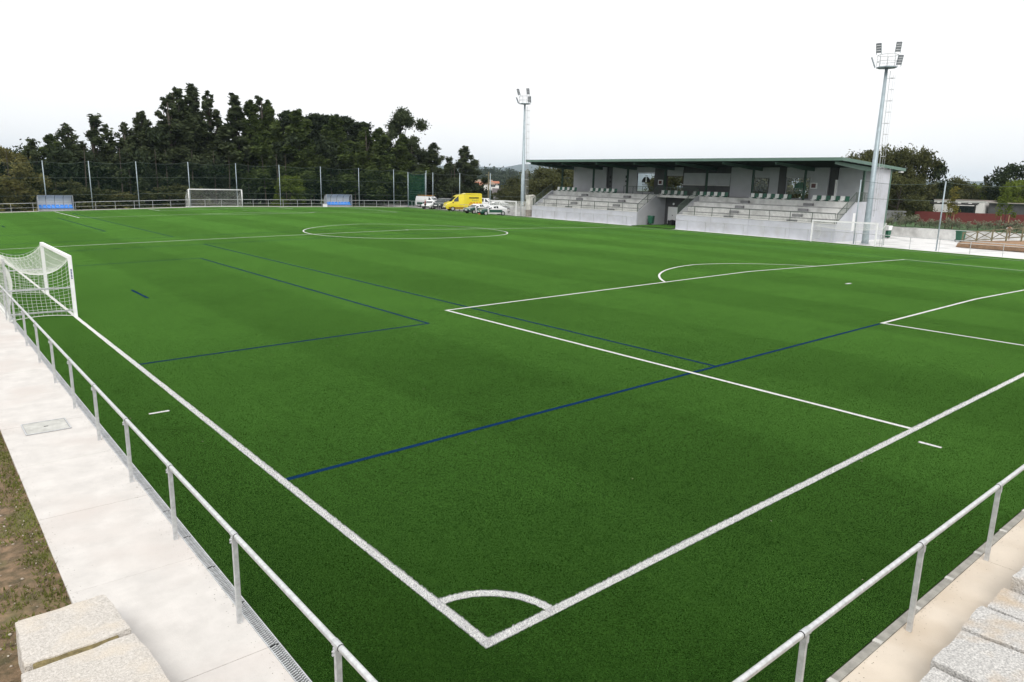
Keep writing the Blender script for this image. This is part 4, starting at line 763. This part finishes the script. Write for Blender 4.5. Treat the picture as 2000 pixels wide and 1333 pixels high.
def vehicle(label, st, u, dist, ang, body, hood=None, name='parked_car', cat='car', wr=.31, wx=(1.32, -1.32), win=((.72, -.25), (-.33, -1.35)), shield=(1.02, .33), rear=None, s=1.0, group='vehicles in the car park'):
    p = onD(u, 400, dist); z = float(g(p[0], p[1]))-.02; t = thing(name, label, cat, (p[0], p[1], z), ang, group, (s, s, s))
    if hood: loft(st[2:]).build('body', body, t); loft(st[:3]).build('front_end', hood, t)
    else: loft(st).build('body', body, t)
    def side(x0, x1, zl=.07, zh=.09):
        for sg in (-1, 1):
            q = []
            for x, up in ((x0, 0), (x1, 0), (x1, 1), (x0, 1)):
                _, zb, zm, zt, w, wt = lerp_st(st, x); f = (zl if not up else (zt-zm)-zh)/max(.05, zt-zm); q.append((x, sg*(w*.985+(wt-w*.985)*f+.012), zm+(zt-zm)*f))
            MB().quad(*q).build('side_window', GLASSD, t)
    for a, b in win: side(a, b)
    def screen(x0, x1, nm):
        a = lerp_st(st, x0); c = lerp_st(st, x1); d = .014*(1 if x0 > x1 else -1)
        MB().quad((x0+d, -a[5]*.92, a[3]+.03), (x0+d, a[5]*.92, a[3]+.03), (x1+d*2, c[5]*.92, c[3]-.03), (x1+d*2, -c[5]*.92, c[3]-.03)).build(nm, GLASSD, t)
    screen(shield[0], shield[1], 'windscreen')
    if rear: screen(rear[0], rear[1], 'rear_window')
    for x in wx:
        w = lerp_st(st, x)[4]
        for sg in (-1, 1):
            ty = link('wheel', TYRE, t, loc=(x, sg*(w-.07), wr), scale=(wr, 1, wr)); link('rim', RIM, ty, loc=(0, sg*.1, 0))
    x, zb, zm, zt, w, wt = st[1]
    for sg in (-1, 1): MB().box(x-.05, x+.11, sg*w*.78-.15, sg*w*.78+.15, zm-.14, zm-.01).build('headlight', PWHITE, t); MB().box(st[-1][0]-.03, st[-2][0], sg*st[-1][4]*.86-.09, sg*st[-1][4]*.86+.09, zm-.05, zm+.14).build('tail_light', mat('tail_red', (.3, .01, .01), .3, var=.05), t)
    MB().box(x, st[0][0]+.05, -w*.8, w*.8, zb+.02, zb+.22).build('bumper', BLACK, t); MB().box(st[0][0]+.02, st[0][0]+.065, -.26, .26, zb+.23, zb+.35).build('number_plate', PWHITE, t)
    if hood:
        for sg in (-1, 1):
            q0, q1 = lerp_st(st, .8), lerp_st(st, -1.2); MB().quad((.8, sg*(q0[4]+.012), .45), (-1.2, sg*(q1[4]+.012), .45), (-1.2, sg*(q1[4]*.995+.014), .82), (.8, sg*(q0[4]*.995+.014), .82)).build('door_stripe', hood, t)
    for sg in (-1, 1): MB().box(shield[0]-.28, shield[0]-.12, sg*(lerp_st(st, shield[0]-.2)[4]+.06)-.08, sg*(lerp_st(st, shield[0]-.2)[4]+.06)+.08, zm+.2, zm+.36).build('mirror', BLACK, t)
    return t
BW = math.atan2(.65, -.76)                   # facing towards image left, across the view
van = vehicle('white van with a ladder rack on its roof beside the green windscreen', VAN, 838, 131, BW-.55+math.pi, CARW, None, 'parked_van', 'van', .33, (1.5, -1.5), ((1.15, .55),), (1.5, .8))
rk_ = MB(); [rk_.tube([(-2.2, y, 2.05), (.8, y, 2.05)], .035, 5) for y in (-.5, .5)]; [rk_.tube([(x, -.6, 2.03), (x, .6, 2.03)], .03, 5) for x in (-2, -1.2, -.4, .4)]; rk_.build('roof_rack', mat('orange_ladder', (.42, .2, .05), .6, var=.1), van)
MB().box(-2.0, .6, -.945, -.935, .5, .85).build('green_stripe', CARG, van)
vehicle('white hatchback parked in front of the white van', HATCH, 842, 124, BW+1.25, CARW, rear=(-1.95, -1.6))
sv = vehicle('dark green off-road car with white roof beside the ambulance', SUV, 864, 124.5, BW+1.15, CARD, None, wr=.38)
MB().box(-1.9, .25, -.6, .6, 1.745, 1.775).build('white_roof', CARW, sv)
am = vehicle('tall yellow ambulance with orange chequered band', AMB, 903.5, 118.5, BW+.38, CARY, None, 'ambulance', 'ambulance', .36, (1.95, -1.75), ((1.72, .95),), (2.1, 1.3))
chk = MATS.get('orange_band') or mat('orange_band', (.72, .2, .02), .4, var=.05)
for sg in (-1, 1):
    for i in range(8):
        for j in range(2):
            if (i+j) % 2 == 0: x = -.75-.25*i; MB().box(x-.25, x, sg*1.022-.006, sg*1.022+.006, .98+.22*j, 1.2+.22*j).build('chequer_tile', chk, am)
    MB().box(-2.4, -.8, sg*.985-.02, sg*.985+.02, 2.05, 2.2).build('dark_window_strip', GLASSD, am); MB().box(-2.9, 2.6, sg*1.02-.006, sg*1.02+.006, .42, .62).build('sill_band', mat('brown_band', (.2, .08, .02), .5, var=.05), am)
    for i in range(4): MB().box(-1.3-.3*i-.14, -1.3-.3*i, sg*1.015-.006, sg*1.015+.006, 1.62, 1.82).build('side_lettering', mat('grey_print', (.4, .34, .1), .5, var=.05), am)
vehicle('white and dark green patrol saloon behind the small goal, close to the cone', CAR, 932, 111, BW+.75, CARW, CARG, rear=(-1.95, -1.2))
vehicle('white and dark green patrol saloon nearest the railing, seen through the goal net', CAR, 962, 106.5, BW+.4, CARW, CARG, rear=(-1.95, -1.2))
vehicle('grey hatchback parked behind the patrol saloons', HATCH, 984, 119, BW+2.7, CARS, rear=(-1.95, -1.6))
v2 = vehicle('white van with its dark tailgate raised behind the ambulance', VAN, 944, 129, BW+2.9, CARW, None, 'parked_van', 'van', .33, (1.5, -1.5), ((1.15, .55), (.3, -1.9)), (1.5, .8))
MB().box(-2.42, -2.375, -.8, .8, .75, 1.75).build('open_boot', BLACK, v2); MB().hexa([(-2.3, -.85, 1.86), (-3.3, -.85, 2.1), (-3.3, .85, 2.1), (-2.3, .85, 1.86), (-2.3, -.85, 1.93), (-3.3, -.85, 2.17), (-3.3, .85, 2.17), (-2.3, .85, 1.93)]).build('tailgate', BLACK, v2)
vehicle('white hatchback parked behind the goal crossbar', HATCH, 966, 127, BW+.2, CARW, rear=(-1.95, -1.6))
p = onD(937, 410, 108.8); cn_ = thing('traffic_cone', 'orange traffic cone between the two patrol saloons', 'cone', (p[0], p[1], float(g(p[0], p[1]))-.02)); MB().tube([(0, 0, .04), (0, 0, .72)], [.2, .04], 10).build('cone_body', mat('cone_orange', (.75, .11, .04), .5, var=.1), cn_); MB().box(-.24, .24, -.24, .24, 0, .045).build('base', MATS['cone_orange'], cn_); MB().tube([(0, 0, .36), (0, 0, .5)], [.118, .085], 10).build('white_band', PWHITE, cn_)

# ================================================================== people
def figure(label, x, y, z, rz, pose, top, legs, hair):
    t = thing('person', label, 'person', (x, y, z), rz); skin = MATS.get('skin') or mat('skin', (.5, .3, .22), .55, var=.08, scale=20)
    def skinned(name, V, E, Rr, m, root=0, par=t):
        me = bpy.data.meshes.new(name); me.from_pydata(V, E, []); me.materials.append(m); o = link(name, me, par); md = o.modifiers.new('skin', 'SKIN'); md.use_smooth_shade = True
        for i, r in enumerate(Rr): sv = me.skin_vertices[0].data[i]; sv.radius = (r, r); sv.use_root = (i == root)
        o.modifiers.new('sub', 'SUBSURF').levels = 1; o.modifiers['sub'].render_levels = 1; return o
    J = pose; N_ = ['pel', 'wst', 'chs', 'nck', 'hd0', 'hd1']+[a+s for s in 'LR' for a in ('shd', 'elb', 'wri', 'han', 'fin', 'thu', 'hip', 'kne', 'ank', 'toe')]
    rad = dict(pel=.13, wst=.12, chs=.145, nck=.055, hd0=.085, hd1=.09, shd=.06, elb=.045, wri=.032, han=.04, fin=.018, thu=.014, hip=.09, kne=.06, ank=.042, toe=.04)
    E = [('pel', 'wst'), ('wst', 'chs'), ('chs', 'nck'), ('nck', 'hd0'), ('hd0', 'hd1')]+[e for s in 'LR' for e in (('chs', 'shd'+s), ('shd'+s, 'elb'+s), ('elb'+s, 'wri'+s), ('wri'+s, 'han'+s), ('han'+s, 'fin'+s), ('han'+s, 'thu'+s), ('pel', 'hip'+s), ('hip'+s, 'kne'+s), ('kne'+s, 'ank'+s), ('ank'+s, 'toe'+s))]
    def sub(keep, k): nm = [n for n in N_ if n in keep]; return [J[n] for n in nm], [(nm.index(a), nm.index(b)) for a, b in E if a in keep and b in keep], [rad[n.rstrip('LR') if n[-1] in 'LR' else n]*k for n in nm]
    V, E1, R1 = sub(N_, 1.0); skinned('body', V, E1, R1, skin)
    V, E1, R1 = sub(['pel', 'wst', 'chs', 'shdL', 'shdR', 'elbL', 'elbR'], 1.14); skinned('top', V, E1, R1, top)
    V, E1, R1 = sub(['pel', 'hipL', 'hipR', 'kneL', 'kneR', 'ankL', 'ankR'], 1.2); skinned('trousers', V, E1, R1, legs)
    h0, h1 = Vector(J['hd0']), Vector(J['hd1']); skinned('hair', [tuple(h1+Vector((-.03, 0, 0))), tuple(h1+(h1-h0)*.35+Vector((-.02, 0, 0)))], [(0, 1)], [.1, .085], hair)
    return t
stand = dict(pel=(0, 0, .95), wst=(0, 0, 1.1), chs=(0, 0, 1.34), nck=(0, 0, 1.5), hd0=(.02, 0, 1.58), hd1=(.02, 0, 1.67))
for s, k in (('L', 1), ('R', -1)): stand.update({'shd'+s: (0, k*.19, 1.40), 'elb'+s: (-.02, k*.25, 1.12), 'wri'+s: (.06, k*.25, .88), 'han'+s: (.08, k*.25, .80), 'fin'+s: (.09, k*.25, .72), 'thu'+s: (.12, k*.22, .77), 'hip'+s: (0, k*.09, .90), 'kne'+s: (.03, k*.10, .50), 'ank'+s: (0, k*.11, .09), 'toe'+s: (.14, k*.12, .04)})
bend = dict(pel=(-.1, 0, .93), wst=(.03, 0, 1.05), chs=(.28, 0, 1.16), nck=(.44, 0, 1.22), hd0=(.52, 0, 1.27), hd1=(.58, 0, 1.33))
for s, k in (('L', 1), ('R', -1)): bend.update({'shd'+s: (.32, k*.19, 1.16), 'elb'+s: (.5, k*.24, .98), 'wri'+s: (.68, k*.2, 1.06), 'han'+s: (.75, k*.19, 1.07), 'fin'+s: (.82, k*.19, 1.07), 'thu'+s: (.78, k*.15, 1.08), 'hip'+s: (-.1, k*.09, .88), 'kne'+s: (-.02, k*.10, .49), 'ank'+s: (-.08, k*.11, .09), 'toe'+s: (.06, k*.12, .04)})
p = onD(830.5, 404, 119.5); figure('person in a red top standing beside the white van', p[0], p[1], float(g(p[0], p[1]))-.02, 2.4, stand, mat('red_cloth', (.22, .02, .035), .8, var=.1), mat('dark_cloth', (.02, .02, .025), .8, var=.1), mat('dark_hair', (.015, .012, .01), .6, var=.1))

# ================================================================== plaza edge, garden and house
rw = thing('retaining_wall', 'pale concrete retaining wall below the garden beyond the plaza', 'wall', (82.0, 14.0, -.15))
for k in range(8): MB().box(0, .25, 2.5*k+.006, 2.5*k+2.494, -.3, 1.13).build('wall_panel', CONCG, rw); MB().box(-.03, .28, 2.5*k, 2.5*k+2.5, 1.133, 1.17).build('coping', CONCP, rw)
sheet(span(82.1, 140, 4), span(-15, 60, 3), lambda x, y: .93+.015*(x-82)).build('garden', mat('lawn', (.05, .11, .03), .95, var=.35, scale=.4, detail=8), kind='structure')
wheelie_bin('green wheelie bin standing against the retaining wall beside the timber fence', 80.9, 22.9, -.1, 1.2, 1.1); wheelie_bin('dark green wheelie bin behind the corner of the end wall under a white bag', 77.2, 28.75, -.02, 1.4, .8)
wb = thing('white_bag', 'crumpled white bag lying on the dark green bin', 'bag', (77.2, 28.75, .86)); link('bag_body', rock(-.3, .3, -.3, .3, 0, .4, PWHITE, 61, .12, 5), wb)
# ramp bed and timber fence
ramp = MB(); ramp.hexa([(72.2, 20.3, -.1), (72.6, 6, -.1), (80.2, 6, -.1), (78.6, 22.3, -.1), (72.2, 20.0, .24), (72.6, 6, .34), (80.2, 6, 1.35), (78.6, 21.9, .12)]); ramp = ramp.build('earth_bed', EARTH, kind='structure')
kw = thing('timber_edging', 'brown timber edging along the earth bed on the plaza', 'edging', (72.1, 16, -.1)); MB().box(-.12, .08, -1.4, 3.9, 0, .36).build('edging_board', mat('edging_wood', (.24, .15, .09), .9, var=.3, scale=3), kw); MB().box(-.16, .12, -1.72, -1.41, 0, .42).build('end_post', WOOD, kw); MB().box(-.13, .1, -1.4, 3.9, .362, .385).build('top_rail', CONC, kw)
lw2 = thing('low_white_wall', 'low white wall continuing from the timber edging', 'wall', (72.0, 4, -.1)); MB().box(-.12, .12, 0, 10.2, 0, .4).build('wall_block', PANEL, lw2)
fp = [(77.0, 21.4, .12), (77.0, 20.15, .3), (77.0, 18.85, .5), (77.0, 17.65, .68), (77.0, 16.4, .87), (77.0, 15.1, 1.05), (77.0, 13.8, 1.2)]
wf = thing('timber_fence', 'rustic timber fence with crossed rails climbing beside the earth bed', 'fence', fp[0])
for x, y, z in fp: MB().tube([(x, y, z-.35), (x, y, z+1.0)], .075, 8).build('post', WOOD, wf, world=True)
for a, b in zip(fp[:-1], fp[1:]):
    a = Vector(a); b = Vector(b); U = lambda h_: Vector((0, 0, h_))
    for p0, p1, nm in ((a+U(.93), b+U(.93), 'top_rail'), (a+U(.08), b+U(.08), 'bottom_rail'), (a+U(.12), b+U(.88), 'cross_rail'), (a+U(.88), b+U(.12), 'cross_rail')): MB().tube([p0, p1], .05 if 'cross' not in nm else .04, 6).build(nm, WOOD, wf, world=True)
figure('person in a pale grey shirt bending over the timber fence', 77.75, 17.75, .55, math.pi/2+1.9, bend, mat('grey_cloth', (.45, .48, .5), .8, var=.1), mat('tan_cloth', (.35, .28, .2), .8, var=.1), mat('dark_hair2', (.03, .02, .015), .6, var=.1))
# shrubs along the garden edge
sh = []
for k in range(3):
    r = np.random.default_rng(700+k); C = [(r.uniform(-.35, .35), r.uniform(-.35, .35), r.uniform(.3, .95)) for _ in range(12)]; V, F = leaves(C, [(.22, .22, .2)]*12, 420, .07, 710+k); sh.append(np_mesh('foliage', V, F, LEAF['shrub']))
for i in range(26):
    y = 33-.78*i+random.uniform(-.2, .2); x = 85.2+random.uniform(-.9, .9); s = random.uniform(.8, 1.35); t = thing('garden_shrub', 'grey green flowering shrub in the bed in front of the red wall', 'shrub', (x, y, .95), random.uniform(0, 6), 'shrubs in the garden bed', (s, s, s)); link('foliage', sh[i % 3], t); MB().tube([(0, 0, -.1), (0, 0, .6)], .03, 5).build('stem', BARK, t)
for key, y, lab in (('sap0', 25.9, 'slim reddish sapling tied to stakes in front of the white house'), ('sap1', 20.6, 'slim yellow green sapling tied to stakes in front of the red wall')):
    t = plant(key, 86.0, y, .95, 5.75, 2.3, 'sapling', lab, 'tree')
    for k, (dx, dy) in enumerate(((.1, .42), (-.1, -.38))): o = thing('stake', 'pale wooden stake supporting the %s sapling' % ('reddish' if key == 'sap0' else 'yellow green'), 'stake', (86+dx, y+dy, .95), group='sapling stakes'); MB().tube([(0, 0, -.1), (0, 0, 1.75)], .04, 6).build('stake_shaft', mat('stake_wood', (.42, .3, .17), .9, var=.2, scale=4), o)
rdw = thing('red_wall', 'long red brown garden wall below the white house', 'wall', (97.0, 6, 1.0))
for k in range(-8, 12): MB().box(0, .2, 2.33*k+.004, 2.33*k+2.326, -.2, 1.65-.012*k).build('wall_panel', RED, rdw)
bw = thing('block_wall', 'bare grey cement block wall next to the red wall', 'wall', (94.5, 34.4, 1.0))
for r_ in range(7):
    for k in range(8): MB().box(0, .2, .42*k+(.21 if r_ % 2 else 0)-.3, .42*k+.41+(.21 if r_ % 2 else 0)-.3, .22*r_, .22*r_+.21).build('block', BLOCK, bw)
hs_ = thing('white_house', 'low white house with dark pergola above the red wall', 'house', (107.0, 29.3, 1.2)); MB().box(0, 6, 0, 6.2, 0, 2.75).build('wall', HOUSEW, hs_); MB().box(-.06, 6.1, -.06, 6.26, 2.753, 2.83).build('roof', mat('roof_edge', (.35, .3, .27), .8, var=.15), hs_)
gd = MB().box(-.06, -.004, .9, 3.6, 0, 2.05).build('glazed_door', GLASSD, hs_); MB().box(-.08, -.062, 2.22, 2.28, 0, 2.05).build('door_mullion', BLACK, gd)
for y in (.35, 6.0): MB().box(-2.2, -2.06, y-.07, y+.07, 0, 2.2).build('pergola_post', BLACK, hs_)
MB().box(-2.22, -2.04, .1, 6.3, 2.2, 2.36).build('pergola_beam', BLACK, hs_)
for k in range(5): MB().box(-2.3, -.004, .6+1.3*k, .7+1.3*k, 2.363, 2.47).build('pergola_rafter', BLACK, hs_)
sd_ = thing('dark_shed', 'dark open shed joined to the white house', 'shed', (107.6, 23.6, 1.2)); MB().box(0, 4, 0, 5.3, 0, 2.5).build('shed_wall', PDARK, sd_); MB().box(-.3, 4.3, -.2, 5.4, 2.503, 2.6).build('shed_roof', MATS['roof_edge'], sd_)

# ================================================================== distance: town, woods and hills
def ridge(name, prof, d, base, m, back=900, seed=0):
    b = MB(); n = len(prof)
    us = np.linspace(prof[0][0], prof[-1][0], 90); vs = np.interp(us, [q[0] for q in prof], [q[1] for q in prof])
    for i, (u, v) in enumerate(zip(us, vs)):
        tp = onD(u, v, d); dr_ = np.array([tp[0]-CAM[0], tp[1]-CAM[1]])/d; hgt = tp[2]-base
        for f, hh in ((-.62, 0), (-.42, .3), (-.2, .74), (0, 1), (.3, .8), (1, 0)):
            o = f*back; b.v.append((tp[0]+dr_[0]*o, tp[1]+dr_[1]*o, base-6+(hgt+6)*hh*(1+.0*f)+(0 if hh in (0, 1) else 4*math.sin(i*.7+f*9))))
    b.f = [(i*6+k, i*6+k+1, (i+1)*6+k+1, (i+1)*6+k) for i in range(89) for k in range(5)]
    b.build(name, m, kind='structure', smooth=True)
HILL = mat('wooded_hill', (.032, .048, .026), .95, var=.4, scale=.004, detail=10)
ridge('far_hills', [(-500, 322), (300, 328), (700, 322), (925, 325), (945, 326), (985, 327.5), (1003, 322.5), (1020, 321), (1060, 321), (1110, 325), (1180, 334), (1260, 338), (1300, 342), (1700, 352), (2500, 362)], 6800, -12, HILL, 1800)
ridge('near_hill', [(820, 352), (880, 346), (915, 342), (930, 341), (953, 338), (968, 343), (985, 344), (1005, 344), (1030, 350), (1100, 360), (1220, 366)], 900, -12, HILL, 420)
V_, F_ = [], []
Cs = []; Rs = []
for i in range(900):
    u = rng.uniform(860, 1110); vt = np.interp(u, [820, 915, 930, 953, 968, 985, 1005, 1030, 1110], [352, 342, 341, 338, 343, 344, 344, 350, 361]); f = rng.random(); pz = onD(u, vt, 900); dr_ = (pz[:2]-CAM[:2])/900; o = -.42*420*f; hh = 1-.62*f
    Cs.append((pz[0]+dr_[0]*o, pz[1]+dr_[1]*o, -12+(pz[2]+12)*hh+rng.uniform(0, 3.2))); s = rng.uniform(3, 6.5); Rs.append((s, s, s*1.1))
V, F = leaves(Cs, Rs, 30000, 1.7, 801, 0, .6); link('distant_wood', np_mesh('distant_wood', V, F, LEAF['pine']), kind='stuff', label='dark wood covering the hill beyond the car park', cat='wood')
def cottage(label, u, v, dist, w, dp, hh, wallm, roofm, rz=.3, rh=2.2):
    p = onD(u, v, dist); t = thing('distant_house', label, 'house', (p[0], p[1], p[2]), rz); MB().box(-w/2, w/2, -dp/2, dp/2, -4, hh).build('wall', wallm, t)
    MB().prism([(-dp/2-.4, hh+.004), (dp/2+.4, hh+.004), (0, hh+rh)], lambda a, b: (-w/2-.4, a, b), lambda a, b: (w/2+.4, a, b)).build('roof', roofm, t)
    for k in range(3): MB().box(-w/2+w*(k+.6)/3.4, -w/2+w*(k+.6)/3.4+1.1, -dp/2-.06, -dp/2-.003, hh*.45, hh*.45+1.3).build('window', GLASSD, t)
    return t
TILE = mat('clay_tile', (.42, .17, .1), .85, var=.2, scale=.5); TILEB = mat('brown_tile', (.3, .22, .16), .85, var=.2, scale=.5); SLATE = mat('slate_roof', (.11, .095, .1), .8, var=.2, scale=.8)
for lab, u, v, d, w, dp, hh, rm, rz in [('distant cream house with red tiled roof beside the last eucalyptus', 930, 371, 430, 7, 6, 2.6, TILE, .5), ('distant pink and white terrace with red roof in the valley', 942, 369, 470, 10, 6, 2.8, TILE, -.7), ('distant long brown roofed building at the foot of the wooded hill', 938, 362, 620, 20, 7, 3, TILEB, -.75), ('distant small white house below the wood', 957, 369, 430, 4.5, 4, 2.4, TILEB, .2), ('distant white gabled house behind the tall yellow ambulance', 924, 376, 360, 5, 5, 2.4, TILEB, -.4), ('distant white house right of the wooden poles in the valley', 967, 366, 520, 5, 4, 2.6, TILE, -.6)]:
    cottage(lab, u, v, d, w, dp, hh, HOUSEW, rm, rz, 1.5)
cottage('dark slate roofed house beyond the car park', 985, 385, 205, 6.0, 6, .7, BLOCK, SLATE, -.70, 1.6)
for i, (u, v, w, d, key) in enumerate([(925, 372, 40, 190, 'broad0'), (950, 371, 46, 210, 'dark'), (968, 377, 50, 170, 'broad1'), (995, 378, 52, 160, 'broad2'), (940, 381, 40, 150, 'bush'), (1008, 366, 50, 175, 'broad0')]):
    p = onD(u, v, d); plant(key, p[0], p[1], float(T(p[0], p[1])), p[2], w*d/FPX, 'valley_tree', 'low bushy tree in the valley beyond the car park', 'tree', 'bushy trees beyond the car park')
for u, vt, d, lab in ((954.5, 336, 150, 'slim wooden utility pole beyond the car park next to the net pole'),):
    p = onD(u, vt, d); z0 = float(T(p[0], p[1])); o = thing('utility_pole', lab, 'pole', (p[0], p[1], z0)); MB().tube([(0, 0, -.3), (0, 0, p[2]-z0)], [.16, .1], 8).build('pole_shaft', WOOD, o); MB().box(-.8, .8, -.05, .05, p[2]-z0-.7, p[2]-z0-.58).build('crossarm', WOOD, o)
# the air between here and the hills
hz = bpy.data.materials.new('haze_air'); hz.use_nodes = True; hn = hz.node_tree; hn.nodes.clear(); ho = hn.nodes.new('ShaderNodeOutputMaterial'); hv = hn.nodes.new('ShaderNodeVolumePrincipled')
hv.inputs['Color'].default_value = (.68, .84, 1.0, 1); hv.inputs['Density'].default_value = .00009; hv.inputs['Anisotropy'].default_value = .0; hn.links.new(hv.outputs[0], ho.inputs['Volume'])
MB().box(-9500, 9500, -9500, 9500, -19.5, 245).build('haze', hz, kind='stuff')
